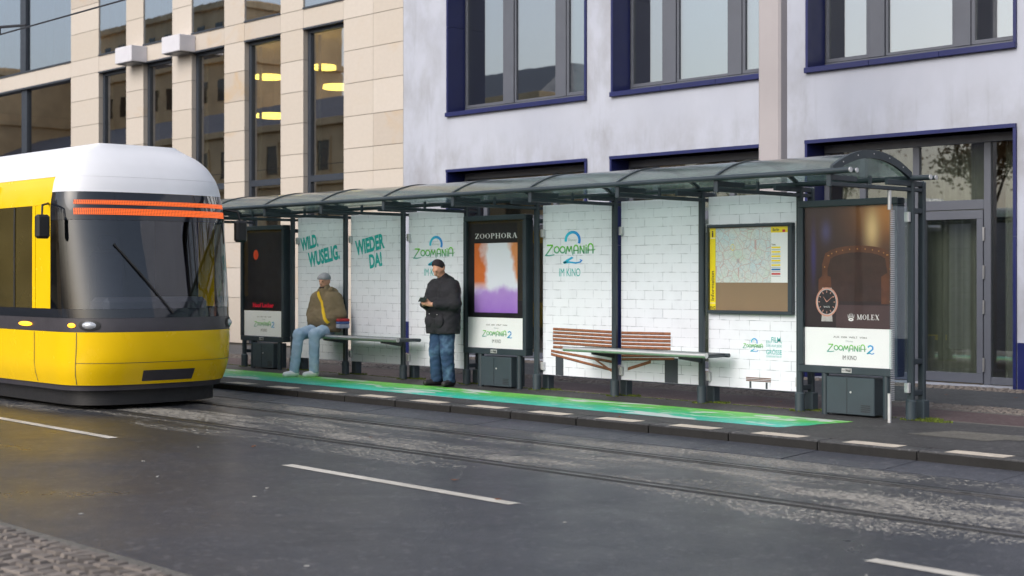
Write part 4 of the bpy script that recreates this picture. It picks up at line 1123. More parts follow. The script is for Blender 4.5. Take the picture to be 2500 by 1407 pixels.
# ================================================================ advertising lightboxes
def lightbox(k, label):
    x0, x1 = PX[k + 1] + .075, PX[k] - .085
    lb = thing('advertising_lightbox', label, 'lightbox', ((x0 + x1) / 2, 14.05, GZ), 'poster lightboxes in the shelter')
    yf = 13.945; z0, z1 = .595, 2.55
    f = MB()
    f.box(x0, x1, yf, yf + .15, z0, z0 + .085, .008); f.box(x0, x1, yf, yf + .15, z1 - .075, z1, .008)
    f.box(x0, x0 + .062, yf - .001, yf + .15, z0 + .085, z1 - .075, .006); f.box(x1 - .062, x1, yf - .001, yf + .15, z0 + .085, z1 - .075, .006)
    f.build('frame', 'anthracite', lb)
    box('back_panel', 'anthracite', lb, x0 + .05, x1 - .05, yf + .09, yf + .145, z0 + .05, z1 - .05)
    c = (x0 + x1) / 2 - .05
    for lx in (x0 + .34, x1 - .16):
        smooth_by_angle(MB().tube((lx, yf + .045, GZ - .02), (lx, yf + .045, z0 + .02), .042, .042, 16).build('leg', 'anthracite', lb))
    cab = MB().box(x0 + .385, x1 - .29, yf + .0, yf + .27, GZ + .02, z0 - .03, .008).build('cabinet', 'anthracite_dull', lb)
    m_ = (x0 + .385 + x1 - .29) / 2 - .04
    MB().box(m_ - .002, m_ + .002, yf - .003, yf + .004, GZ + .03, z0 - .04).build('door_gap', 'black', cab)
    MB().tube((m_ + .05, yf - .006, .40), (m_ + .05, yf + .004, .40), .012, n=12).build('lock', 'alu', cab)
    for q in range(4): MB().box(x1 - .46, x1 - .34, yf - .003, yf + .004, GZ + .06 + q * .022, GZ + .068 + q * .022).build('vent_slot', 'black', cab)
    wp = MB().box((x0 + x1) / 2 - .06, (x0 + x1) / 2 + .07, yf - .006, yf + .002, z0 + .018, z0 + .068, .002).build('maker_plate', 'alu', lb)
    lettering('Wall', 'text_black', wp, (x0 + x1) / 2 - .01, (x0 + x1) / 2 + .062, z0 + .028, z0 + .060, yf - .009, 0, .03)
    flat('wave_mark', strokes_geo([([(0, .6), (.25, 0), (.5, .6), (.75, 0), (1, .6)], .18)]), 'text_black', wp, (x0 + x1) / 2 - .052, (x0 + x1) / 2 - .016, z0 + .030, z0 + .052, yf - .009)
    gx0, gx1, gz0, gz1 = x0 + .062, x1 - .062, z0 + .085, z1 - .075
    yp = yf + .045
    poster = MB().box(gx0 - .005, gx1 + .005, yp, yp + .01, gz0 - .005, gz1 + .005).build('poster', 'black_print', lb)
    box('cover_glass', 'case_glass', lb, gx0 - .005, gx1 + .005, yf + .02, yf + .026, gz0 - .005, gz1 + .005)
    y1 = yp - .002
    MB().quad((gx0, y1, gz0), (gx1, y1, gz0), (gx1, y1, gz0 + .43), (gx0, y1, gz0 + .43)).build('white_field', 'white_paper', poster)
    y2 = y1 - .002; W = gx1 - gx0
    lettering('AUS  DER  WELT  VON', 'text_black', poster, gx0 + W * .33, gx0 + W * .70, gz0 + .318, gz0 + .338, y2)
    lettering('Disney', 'text_grey', poster, gx0 + W * .47, gx0 + W * .55, gz0 + .268, gz0 + .296, y2)
    flat('title_lettering', title_word(), 'logo_green', poster, gx0 + W * .255, gx0 + W * .70, gz0 + .155, gz0 + .255, y2)
    flat('number_two', plain_two(), 'logo_blue', poster, gx0 + W * .70, gx0 + W * .785, gz0 + .145, gz0 + .25, y2)
    lettering('IM KINO', 'text_black', poster, gx0 + W * .435, gx0 + W * .59, gz0 + .075, gz0 + .125, y2)
    return lb, poster, (gx0, gx1, gz0, gz1, y1)

# right: watch poster
lb, po, (gx0, gx1, gz0, gz1, y1) = lightbox(0, 'rightmost poster lightbox with a wristwatch and the word MOLEX')
MB().quad((gx0, y1, gz0 + .43), (gx1, y1, gz0 + .43), (gx1, y1, gz1), (gx0, y1, gz1)).build('picture', 'warm_print', po)
y2 = y1 - .002
U = lambda u, v, y: (gx0 + u * (gx1 - gx0), y, gz0 + .43 + v * (gz1 - gz0 - .43))
back = [(.20, .22), (.20, .52), (.24, .62)] + [(.60 - .36 * math.cos(PI * q / 12), .60 + .075 * math.sin(PI * q / 12)) for q in range(1, 12)] + [(.96, .62), (.985, .5), (.985, .22)]
MB().poly([U(u, v, y2) for u, v in back]).build('printed_chair_back', 'leather', po)
inner = [(.60 + (u - .60) * .84, .22 + (v - .22) * .88) for u, v in back]
MB().poly([U(u, v, y2 - .001) for u, v in inner]).build('printed_chair_padding', 'leather_dark', po)
MB().poly([U(u, v, y2 - .0015) for u, v in ((.16, .2), (.16, .40), (.22, .44), (.30, .42), (.32, .2))]).build('printed_armrest', 'leather', po)
MB().poly([U(u, v, y2 - .0015) for u, v in ((.86, .2), (.86, .42), (.92, .45), (.995, .43), (.995, .2))]).build('printed_armrest', 'leather', po)
for q, (u, v) in enumerate(back):
    c = U(.60 + (u - .60) * .92, .22 + (v - .22) * .94, y2 - .002)
    MB().poly([(c[0] + .008 * math.cos(t), c[1], c[2] + .008 * math.sin(t)) for t in [2 * PI * w / 8 for w in range(8)]]).build('printed_stud', 'gold', po)
MB().quad(U(.36, .0, y2 - .001), U(1, .0, y2 - .001), U(1, .19, y2 - .001), U(.36, .19, y2 - .001)).build('brown_field', 'brown_strip', po)
flat('lettering', serif_word('MOLEX'), 'text_white', po, -9.355, -9.068, 1.205, 1.268, y2 - .003)
paw = [([(-.5 + .25 * i, .15 + .1 * (1 - abs(i - 2) / 2)), (-.62 + .31 * i, .75 + .25 * (1 - abs(i - 2) / 2))], .12, .05) for i in range(5)] + [(arc(0, -.12, .42, .16, 0, 360, 16), .2)]
flat('emblem', strokes_geo(paw), 'text_white', po, -9.475, -9.39, 1.19, 1.28, y2 - .003)
# the wristwatch, drawn from rings and hands
cx, cz = -9.752, 1.40
def disc(name, mat, rx, rz, y, ox=0, oz=0, n=28): return MB().poly([(cx + ox + rx * math.cos(2 * PI * q / n), y, cz + oz + rz * math.sin(2 * PI * q / n)) for q in range(n)]).build(name, mat, po)
yw = y2 - .003
for (z0, z1, wd) in ((.135, .16, .07), (-.22, -.13, .075)):
    MB().quad((cx - wd, yw, cz + z0), (cx + wd, yw, cz + z0), (cx + wd * .9, yw, cz + z1), (cx - wd * .9, yw, cz + z1)).build('watch_strap', 'silver', po)
disc('watch_bezel', 'rose', .15, .165, yw - .001); disc('watch_ring', 'silver', .132, .148, yw - .002); disc('watch_dial', 'black_print', .122, .138, yw - .003)
for q in range(12):
    a = 2 * PI * q / 12; c_, s_ = math.cos(a), math.sin(a)
    v, f = stroke([(cx + .092 * c_, cz + .104 * s_), (cx + .115 * c_, cz + .13 * s_)], .009); mesh_obj('hour_mark', [(p[0], yw - .004, p[1]) for p in v], f, 'rose', po)
for (a, L, w) in ((128, .075, .012), (38, .105, .008)):
    v, f = stroke([(cx, cz), (cx + L * math.cos(math.radians(a)), cz + L * math.sin(math.radians(a)))], w, .003); mesh_obj('watch_hand', [(p[0], yw - .005, p[1]) for p in v], f, 'rose', po)
flat('lettering', serif_word('MOLEX'), 'text_white', po, cx - .04, cx + .04, cz - .065, cz - .045, yw - .005)

# middle: black poster with a pale square picture
lb, po, (gx0, gx1, gz0, gz1, y1) = lightbox(4, 'middle poster lightbox with the word ZOOPHORA on black above a pale picture')
y2 = y1 - .002
flat('lettering', serif_word('ZOOPHORA'), 'text_white', po, gx0 + .155, gx1 - .145, 2.222, 2.300, y2)
MB().quad((gx0 + .14, y2, 1.18), (gx1 - .14, y2, 1.18), (gx1 - .14, y2, 2.16), (gx0 + .14, y2, 2.16)).build('picture', 'abstract_print', po)
# left: black poster with a ball
lb, po, (gx0, gx1, gz0, gz1, y1) = lightbox(8, 'leftmost poster lightbox, black with an orange ball and red lettering')
y2 = y1 - .002
lettering('Hoof Locker', 'text_red', po, gx0 + .27, gx1 - .28, 1.165, 1.245, y2, 0, .03)
cx, cz = gx0 + .36, 2.06; disc('printed_ball', 'orange_print', .075, .085, y2)

# ================================================================ benches
def bench(k, label):
    m = (PX[k] + PX[k + 1]) / 2
    b = thing('bench', label, 'bench', (m, 13.85, GZ), 'benches of the shelter')
    x0, x1 = m - 1.19, m + 1.19; z = .748
    o = smooth_by_angle(MB().tube((x0, 13.61, z), (x1, 13.61, z), .033, .033, 18).build('front_rail', 'steel', b))
    smooth_by_angle(MB().tube((x0, 14.01, z - .01), (x1 + .02, 14.01, z - .01), .026, .026, 14).build('rear_rail', 'anthracite', b))
    MB().box(x0 + .03, x1 - .03, 13.648, 13.985, z - .012, z + .014, .006).build('seat_plate', 'anthracite', b)
    for x in (x0 + .02, x1 - .02): MB().box(x - .012, x + .012, 13.63, 14.0, z - .03, z - .009, .004).build('end_bar', 'anthracite', b)
    for x in (PX[k], PX[k + 1]):
        br = MB(); n = 0
        br.v = [(x - .02, 13.66, z - .02), (x + .02, 13.66, z - .02), (x + .02, 14.05, z - .02), (x - .02, 14.05, z - .02), (x - .02, 13.66, z - .06), (x + .02, 13.66, z - .06), (x + .02, 14.05, z - .12), (x - .02, 14.05, z - .12)]
        br.f = [(0, 1, 2, 3), (4, 7, 6, 5), (0, 4, 5, 1), (1, 5, 6, 2), (2, 6, 7, 3), (3, 7, 4, 0)]
        br.build('bracket', 'anthracite', b)
    return b
bench(2, 'empty shelter bench with a bright steel front rail before the printed park bench')
bench(6, 'shelter bench with steel rail on which the man in olive sits')

# ================================================================ floor sticker, kerb side moss, litter
def sticker():
    rnd = random.Random(5); z = GZ + .004
    near = [(x, 12.36 + rnd.uniform(-.006, .006)) for x in np.linspace(-21.6, -9.25, 40)]
    end = [(-9.19, 12.43), (-9.2, 12.6), (-9.12, 12.75), (-9.13, 12.95), (-9.06, 13.2), (-9.02, 13.42)]
    far = [(x, 13.45 + rnd.uniform(-.006, .006)) for x in np.linspace(-9.1, -21.9, 40)]
    o = MB().poly([(p[0], p[1], z) for p in near + end + far]).build('floor_sticker', 'floor_print', None)
    tag(o, 'long green and turquoise advertising sticker on the footway before the shelter', 'floor sticker'); return o
sticker()
def tufts(name, spots, mat, kind='stuff'):
    b = MB(); rnd = random.Random(9)
    for (cx_, cy_, rx, ry, n, h) in spots:
        for _ in range(n):
            a = rnd.uniform(0, 2 * PI); r = math.sqrt(rnd.random())
            x, y = cx_ + rx * r * math.cos(a), cy_ + ry * r * math.sin(a); w = rnd.uniform(.006, .014); hh = h * rnd.uniform(.3, 1.0)
            t = rnd.uniform(0, PI); dx, dy = w * math.cos(t), w * math.sin(t)
            k = len(b.v); b.v += [(x - dx, y - dy, GZ), (x + dx, y + dy, GZ), (x + rnd.uniform(-.015, .015), y + rnd.uniform(-.015, .015), GZ + hh)]; b.f.append((k, k + 1, k + 2))
    return b.build(name, mat, None, kind=kind)
sp = []
for i, x in enumerate(PX):
    sp += [(x + .05, PYR - .02, .22, .1, 260, .03), (x - .02, PYF - .02, .1, .07, 90, .025)]
    sp += [(x - .7, 14.2, .7, .03, 240, .012)]
sp += [(-22.3, 14.6, .12, .08, 160, .16), (-25.9, 18.85, .25, .08, 150, .12), (-8.5, 14.1, .25, .10, 260, .03)]
mo = tufts('moss', sp, 'moss'); tag(mo, 'green moss and weeds round the feet of the shelter posts', 'moss')
# fallen leaves and pale flecks on the road and footway
lmesh = MB().poly([(-.035, 0, 0), (-.012, -.018, .006), (.02, -.014, .004), (.04, .004, .010), (.014, .02, .004), (-.016, .018, .007)]).build('t', 'leaf', None)
lme = lmesh.data; bpy.data.objects.remove(lmesh)
fmesh = MB().box(-.022, .022, -.012, .012, 0, .003, .001).build('t', 'fleck', None); fme = fmesh.data; bpy.data.objects.remove(fmesh)
rnd = random.Random(12)
for i in range(12):
    on = i % 3
    x, y, z = ((rnd.uniform(-12, -5.5), rnd.uniform(11.9, 18.6), GZ + .008) if on else (rnd.uniform(-13, -5), rnd.uniform(5.0, 9.5), .004))
    if on and 12.3 < y < 13.5 and x < -9: y = 12.1
    o = bpy.data.objects.new('fallen_leaf', lme); COL.objects.link(o); o.location = (x, y, z); o.rotation_euler = (0, 0, rnd.uniform(0, 6)); o.scale = (1, 1, 1)
    tag(o, 'small brown fallen leaf lying on the asphalt', 'leaf', 'fallen leaves')
for i in range(9):
    o = bpy.data.objects.new('paper_fleck', fme); COL.objects.link(o); o.location = (rnd.uniform(-13, -4.5), rnd.uniform(4.8, 8.3), .001); o.rotation_euler = (0, 0, rnd.uniform(0, 6)); s = rnd.uniform(.4, .8); o.scale = (s, s, 1)
    tag(o, 'tiny pale fleck stuck to the dark road', 'fleck', 'pale flecks on the road')
# lane dashes
for i, (x0, lab) in enumerate(((-17.1, 'white lane dash at the far left, before the tram'), (-10.98, 'white lane dash in the middle of the road'), (-4.92, 'white lane dash at the bottom right corner'), (-23.2, None), (1.2, None))):
    if lab is None: continue
    o = MB().poly([(x0 - .03, 7.47, .004), (x0 + 3.02, 7.40, .004), (x0 + 3.03, 7.515, .004), (x0 - .02, 7.585, .004)]).build('lane_dash', 'road_paint', None)
    o['kind'] = 'structure'

# cobbled corner at the near side of the road
nc = sheet('near_pavement', 'joint', -60, 30, -12, 4.20, .022)
sheet('near_edge', 'stone_edge', -60, 30, 4.20, 4.335, .006)
stones(MB(), -16, -10.25, 2.4, 4.19, .115, .045).build('setts_beyond', 'cobble', nc, kind='stuff')
stones(MB(), -7.0, -3, 2.4, 4.19, .115, .045).build('setts_beyond', 'cobble', nc, kind='stuff')
stones(MB(), -10.25, -7.0, 2.4, 3.45, .115, .045).build('setts_beyond', 'cobble', nc, kind='stuff')
variants = []
for q in range(10):
    b = MB(); w = random.uniform(.085, .125); stones(b, 0, .001, 0, .105, w, 0, .5, .03, .006)
    b.v = b.v[:8]; b.f = [f for f in b.f if max(f) < 8]
    mx = min(p[0] for p in b.v); b.v = [(p[0] - mx, p[1], p[2]) for p in b.v]
    o = b.build('t', 'cobble', None); variants.append((o.data, max(p[0] for p in b.v))); bpy.data.objects.remove(o)
cnt = 0
for r in range(7):
    x = -10.25 - random.random() * .1
    while x < -7.05 and cnt < 290:
        me, w = random.choice(variants)
        place(me, 'cobble', (x, 3.455 + r * .105, .045 + random.uniform(-.005, .005)), nc); x += w + .008; cnt += 1

# ================================================================ the tram
tr = thing('tram', 'yellow tram with a white roof and dark windscreen running in from the left', 'tram', (-20, 9.7, 0))
TCY, THW = 9.70, 1.20
XS = -17.65                                     # where the straight side ends
def nose(z):                                    # how far the front bulges beyond XS
    pts = [(.25, .72), (.6, .90), (1.0, .95), (1.3, .90), (2.6, .62), (2.95, .50), (3.2, .32), (3.4, .02)]
    for (a, p), (b, q) in zip(pts[:-1], pts[1:]):
        if z <= b: return p + (q - p) * max(0, (z - a)) / (b - a)
    return pts[-1][1]
def halfw(z):
    pts = [(.25, 1.12), (.5, 1.2), (2.6, 1.2), (2.95, 1.14), (3.2, .98), (3.36, .72), (3.42, .45)]
    for (a, p), (b, q) in zip(pts[:-1], pts[1:]):
        if z <= b: return p + (q - p) * max(0, (z - a)) / (b - a)
    return pts[-1][1]
def soften(f, w=.09):
    return lambda z: sum(f(z + w * q / 4) for q in range(-4, 5)) / 9.0
nose, halfw = soften(nose), soften(halfw)
LS = 22.0                                       # straight length
def tp(s, z, off=0.0):
    """s in metres: <0 on the near side (distance back from XS), 0..1 round the nose, >1 far side"""
    hw = halfw(z) + off
    if s < 0: return (XS + s, TCY - hw, z)
    if s > 1: return (XS - (s - 1), TCY + hw, z)
    t = -PI / 2 + PI * s; n = nose(z) + off; e = 2.6
    c, si = math.cos(t), math.sin(t)
    return (XS + n * max(abs(c), 0) ** (2 / e), TCY + hw * math.copysign(abs(si) ** (2 / e), si), z)
def band(name, mat, s0, s1, z0, z1, off=0.0, parent=tr, nz=5):
    ss = []
    if s0 < 0: ss += list(np.linspace(s0, min(s1, 0), 8))
    if s1 > 0 and s0 < 1: ss += list(np.linspace(max(s0, 0), min(s1, 1), max(8, int(60 * (min(s1, 1) - max(s0, 0))))))
    if s1 > 1: ss += list(np.linspace(max(s0, 1), s1, 8))
    out = []
    for s in ss:
        if not out or abs(s - out[-1]) > 1e-6: out.append(s)
    V = [tp(s, z0 + (z1 - z0) * j / nz, off) for s in out for j in range(nz + 1)]
    Fc = [(i * (nz + 1) + j, (i + 1) * (nz + 1) + j, (i + 1) * (nz + 1) + j + 1, i * (nz + 1) + j + 1) for i in range(len(out) - 1) for j in range(nz)]
    return mesh_obj(name, V, Fc, mat, parent, True)
END = 1 + LS
band('skirt', 'tram_yellow', -LS, END, .32, .99, 0, tr, 8)
band('lower_trim', 'tram_grey', -LS, END, .25, .318, -.012); band('under_apron', 'black', -LS, END, .06, .252, -.09)
band('light_strip', 'tram_grey', -LS, END, .992, 1.165, -.006)
band('waist_line', 'tram_glass', -LS, END, 1.167, 1.28, -.004)
# window band: yellow posts and dark panes along the side, one wrapped windscreen
band('windscreen', 'cab_glass', -.04, 1.04, 1.282, 2.40, 0, tr, 8)
MB().poly([tp(q, 1.2, -.03) for q in np.linspace(0, 1, 25)] + [(-19.4, TCY + 1.1, 1.2), (-19.4, TCY - 1.1, 1.2)]).build('cab_floor', 'black', tr)
MB().quad((-19.3, TCY - 1.19, .9), (-19.3, TCY + 1.19, .9), (-19.3, TCY + 1.19, 2.9), (-19.3, TCY - 1.19, 2.9)).build('cab_wall', 'cab_grey', tr)
MB().box(-17.55, -17.1, TCY - .75, TCY + .75, 1.2, 1.42, .06).build('dashboard', 'tram_grey', tr)
cs = MB().box(-18.55, -18.42, TCY - .24, TCY + .24, 1.25, 2.02, .05).build('driver_seat', 'cab_seat', tr)
MB().box(-18.52, -18.42, TCY - .14, TCY + .14, 2.05, 2.26, .04).build('headrest', 'cab_seat', cs)
MB().box(-18.45, -17.95, TCY - .24, TCY + .24, 1.21, 1.36, .04).build('seat_cushion', 'cab_seat', cs)
x = -.04
for (w, kind) in ((.42, 'post'), (1.25, 'door'), (.16, 'post'), (1.7, 'pane'), (.14, 'post'), (1.7, 'pane'), (.14, 'post'), (1.3, 'door'), (.14, 'post'), (1.7, 'pane'), (.14, 'post'), (1.7, 'pane'), (.14, 'post'), (1.7, 'pane'), (.2, 'post'), (1.7, 'pane'), (.14, 'post'), (1.7, 'pane'), (.14, 'post')):
    nm, mt, of = {'post': ('pillar', 'tram_yellow', 0), 'door': ('door', 'tram_door', -.006), 'pane': ('side_window', 'tram_glass', -.006)}[kind]
    d = band(nm, mt, x - w, x, 1.282, 2.60, of)
    d2 = band(nm, mt, 1 - x, 1 - x + w, 1.282, 2.60, of)
    if kind == 'door':
        band('door_frame', 'tram_yellow', x - w, x - w + .09, 1.282, 2.60, .004, d); band('door_frame', 'tram_yellow', x - .09, x, 1.282, 2.60, .004, d)
        band('door_frame', 'rubber', x - w / 2 - .02, x - w / 2 + .02, 1.282, 2.60, .004, d)
    x -= w
band('upper_panel', 'tram_yellow', -LS, -.04, 2.602, 2.96); band('upper_panel', 'tram_yellow', 1.04, END, 2.602, 2.96)
dh = band('display_hood', 'tram_glass', -.04, 1.04, 2.402, 2.76, .0)
band('led_line', 'led', .16, .84, 2.60, 2.655, .006, dh, 2); band('led_line', 'led', .16, .84, 2.47, 2.55, .006, dh, 2)
band('front_fairing', 'tram_white', -.04, 1.04, 2.762, 2.961, .002)
band('roof_shell', 'tram_white', -LS, END, 2.962, 3.42, .004, tr, 16)
cap = [tp(s, 3.42, .004) for s in list(np.linspace(-LS, 0, 3)) + list(np.linspace(0, 1, 25))[1:] + [1 + LS]]
MB().poly(cap).build('roof_top', 'tram_white', tr)
MB().poly([tp(s, .252, -.01) for s in list(np.linspace(-LS, 0, 3)) + list(np.linspace(0, 1, 25))[1:] + [1 + LS]][::-1]).build('underfloor', 'black', tr)
def lens(name, mat, sc, zc, rs, rz, bulge=.015, parent=tr):
    # oval lamp lens lying on the curved skin
    V = [tp(sc, zc, .012 + bulge)]; n = 18
    for ring, k in ((.6, .8), (1.0, 0.0)):
        V += [tp(sc + rs * ring * math.cos(2 * PI * q / n), zc + rz * ring * math.sin(2 * PI * q / n), .004 + bulge * k) for q in range(n)]
    Fc = [(0, 1 + q, 1 + (q + 1) % n) for q in range(n)] + [(1 + q, 1 + n + q, 1 + n + (q + 1) % n, 1 + (q + 1) % n) for q in range(n)]
    return mesh_obj(name, V, Fc, mat, parent, True)
for (sc, rs) in ((-.75, .20), (.115, .022), (.885, .022)): lens('indicator_lamp', 'indicator', sc, 1.075, rs, .030)
for sc in (.205, .795):
    hb = lens('lamp_bezel', 'black', sc, 1.078, .052, .072, .006); lens('headlight', 'lamp_white', sc, 1.078, .036, .050, .026, hb)
MB().path([tp(.5, 1.22, .02), tp(.42, 1.75, .03), tp(.34, 2.1, .03)], .012, 6).build('wiper', 'black', tr)
for xb in (-19.6, -27.5, -35.0):
    bg_ = box('bogie', 'black', tr, xb - 1.1, xb + 1.1, 8.85, 10.55, .12, .30)
    for dx in (-.8, .8):
        for y in (8.99, 10.41):
            smooth_by_angle(MB().tube((xb + dx, y - .05, .30), (xb + dx, y + .05, .30), .297, .297, 22).build('wheel', 'dull_steel', bg_))
band('seam', 'tram_grey', -3.05, -3.03, .33, .985, .003)
band('seam', 'tram_grey', -.50, -.485, .33, .985, .003)
for q in (.14, .86): band('seam', 'tram_grey', q, q + .004, .33, .985, .003)
band('seam', 'tram_grey', .144, .86, .60, .606, .003); band('coupler_flap', 'tram_grey', .43, .57, .36, .50, .004)
for sy in (-1, 1):
    ma = MB().path([(-17.75, TCY + sy * 1.2, 2.62), (-17.45, TCY + sy * 1.42, 2.58), (-17.42, TCY + sy * 1.44, 2.44)], .014, 8).build('mirror_arm', 'black', tr)
    MB().box(-17.46, -17.36, TCY + sy * 1.44 - .09, TCY + sy * 1.44 + .09, 2.16, 2.46, .03).build('mirror', 'black', ma)

# ================================================================ people (distance-field bodies turned into one surface each)
def rcone(a, b, ra, rb): return ('c', np.array(a, float), np.array(b, float), ra, rb)
def ell(c, r, tilt=0.0): return ('e', np.array(c, float), np.array(r, float), tilt)
def sdf(prims, P, k):
    D = None
    for p in prims:
        if p[0] == 'c':
            _, a, b, ra, rb = p; ba = b - a; t = np.clip(((P - a) @ ba) / (ba @ ba), 0, 1)
            d = np.linalg.norm(P - a - t[..., None] * ba, axis=-1) - (ra + (rb - ra) * t)
        else:
            _, c, r, tl = p; Q = P - c
            if tl:
                cs, sn = math.cos(tl), math.sin(tl); Q = np.stack([Q[..., 0], Q[..., 1] * cs + Q[..., 2] * sn, -Q[..., 1] * sn + Q[..., 2] * cs], -1)
            k0 = np.linalg.norm(Q / r, axis=-1); k1 = np.linalg.norm(Q / (r * r), axis=-1) + 1e-9; d = k0 * (k0 - 1) / k1
        if D is None: D = d
        else:
            h = np.clip(0.5 + 0.5 * (D - d) / k, 0, 1); D = D * (1 - h) + d * h - k * h * (1 - h)
    return D
def surface(prims, h=.012, k=.03, cut=None, fold=0.0):
    lo = np.full(3, 1e9); hi = -lo
    for p in prims:
        if p[0] == 'c':
            r = max(p[3], p[4]); lo = np.minimum(lo, np.minimum(p[1], p[2]) - r); hi = np.maximum(hi, np.maximum(p[1], p[2]) + r)
        else: r = max(p[2]); lo = np.minimum(lo, p[1] - r); hi = np.maximum(hi, p[1] + r)
    lo -= 3 * h + fold; hi += 3 * h + fold
    n = np.ceil((hi - lo) / h).astype(int) + 1
    g = np.stack(np.meshgrid(*[lo[i] + h * np.arange(n[i]) for i in range(3)], indexing='ij'), -1)
    D = sdf(prims, g, k)
    if fold:
        D = D + fold * (np.sin(g[..., 2] * 62 + 3 * np.sin(g[..., 0] * 17 + g[..., 1] * 9)) * np.sin(g[..., 0] * 11 + g[..., 2] * 13 + 2 * np.sin(g[..., 1] * 20)))
    if cut is not None: D = np.maximum(D, cut(g))
    # surface nets
    s = D < 0; nx, ny, nz = D.shape
    acc = np.zeros((nx - 1, ny - 1, nz - 1, 3)); cnt = np.zeros((nx - 1, ny - 1, nz - 1))
    cor = [(i, j, l) for i in (0, 1) for j in (0, 1) for l in (0, 1)]
    sl = lambda c: (slice(c[0], nx - 1 + c[0]), slice(c[1], ny - 1 + c[1]), slice(c[2], nz - 1 + c[2]))
    for a in cor:
        for ax in range(3):
            if a[ax]: continue
            b = list(a); b[ax] = 1; da, db = D[sl(a)], D[sl(b)]; m = (da < 0) != (db < 0)
            t = np.where(m, da / np.where(m, da - db, 1), 0)
            base = np.array(a, float); off = np.zeros(3); off[ax] = 1
            acc += np.where(m[..., None], base + t[..., None] * off, 0); cnt += m
    act = cnt > 0; idx = -np.ones(act.shape, int); idx[act] = np.arange(act.sum())
    cells = np.argwhere(act); V = lo + h * (cells + acc[act] / cnt[act][:, None])
    Fc = []
    for ax in range(3):
        u, w = [(1, 2), (2, 0), (0, 1)][ax]
        a = [slice(None)] * 3; b = [slice(None)] * 3; a[ax] = slice(0, -1); b[ax] = slice(1, None)
        m = s[tuple(a)] != s[tuple(b)]; e = np.argwhere(m)
        lim = np.array(act.shape); ok = (e[:, u] > 0) & (e[:, w] > 0) & (e[:, u] < lim[u]) & (e[:, w] < lim[w]); e = e[ok]
        ins = s[tuple(e.T)]
        def cell(du, dw):
            q = e.copy(); q[:, u] += du; q[:, w] += dw; return idx[tuple(q.T)]
        q4 = np.stack([cell(-1, -1), cell(0, -1), cell(0, 0), cell(-1, 0)], 1)
        q4[~ins] = q4[~ins][:, ::-1]; Fc.append(q4)
    Fc = np.concatenate(Fc); return V, Fc
def body_obj(name, mat, parent, parts, loc):
    """parts: list of (V, F); joined into one mesh, placed at loc"""
    V = []; Fc = []
    for v, f in parts: n = sum(len(q) for q in V); V.append(v); Fc += [tuple(int(i) + n for i in q) for q in f]
    V = np.concatenate(V)
    me = bpy.data.meshes.new(name); me.from_pydata(V.tolist(), [], Fc); me.update()
    me.polygons.foreach_set('use_smooth', [True] * len(me.polygons)); me.materials.append(M[mat])
    o = bpy.data.objects.new(name, me); COL.objects.link(o)
    if parent is None: o.location = loc
    else: o.parent = parent
    return o
def head(c, tilt, s=1.0):
    """head looking along -y, leaned forward by tilt; returns primitives"""
    c = np.array(c, float)
    def R(p):
        x, y, z = p; return c + np.array([x, y * math.cos(tilt) - z * math.sin(tilt), y * math.sin(tilt) + z * math.cos(tilt)]) * s
    pr = [ell(R((0, .015, .03)), (.076, .094, .090), -tilt), rcone(R((0, -.02, -.01)), R((0, -.035, -.075)), .068, .045),
          rcone(R((0, -.088, .022)), R((0, -.108, -.018)), .010, .017),                       # nose
          rcone(R((-.035, -.074, .038)), R((.035, -.074, .038)), .013, .013),                # brow
          rcone(R((-.022, -.082, -.052)), R((.022, -.082, -.052)), .010, .010),              # mouth
          ell(R((-.078, .02, .0)), (.012, .022, .032)), ell(R((.078, .02, .0)), (.012, .022, .032))]
    return pr, R
def hand(wrist, d_palm, d_out, side, curl=.8, s=1.0):
    """palm and five bent fingers; d_palm points from the wrist to the knuckles, d_out to the thumb side"""
    w = Vector(wrist); d = Vector(d_palm).normalized(); t = Vector(d_out).normalized(); n = d.cross(t).normalized() * side
    pr = [rcone(tuple(w), tuple(w + d * .085 * s), .026 * s, .030 * s), rcone(tuple(w + t * .02 + d * .02), tuple(w + t * .025 * s + d * .08 * s), .018 * s, .017 * s), rcone(tuple(w - t * .02 + d * .02), tuple(w - t * .028 * s + d * .075 * s), .018 * s, .016 * s)]
    for i, L in enumerate((.072, .080, .074, .058)):
        b = w + d * .088 * s + t * (.030 - .021 * i) * s; ca, sa = math.cos(curl), math.sin(curl)
        m = b + (d * math.cos(curl * .5) + n * math.sin(curl * .5)) * L * .5 * s; e = m + (d * math.cos(curl * 1.5) + n * math.sin(curl * 1.5)) * L * .5 * s
        pr += [rcone(tuple(b), tuple(m), .0095 * s, .009 * s), rcone(tuple(m), tuple(e), .009 * s, .0075 * s)]
    b = w + d * .03 * s + t * .03 * s; m = b + (t * .75 + d * .6 + n * .2).normalized() * .04 * s; e = m + (d * .8 + t * .1 + n * .5).normalized() * .035 * s
    pr += [rcone(tuple(b), tuple(m), .013 * s, .011 * s), rcone(tuple(m), tuple(e), .011 * s, .008 * s)]
    return pr

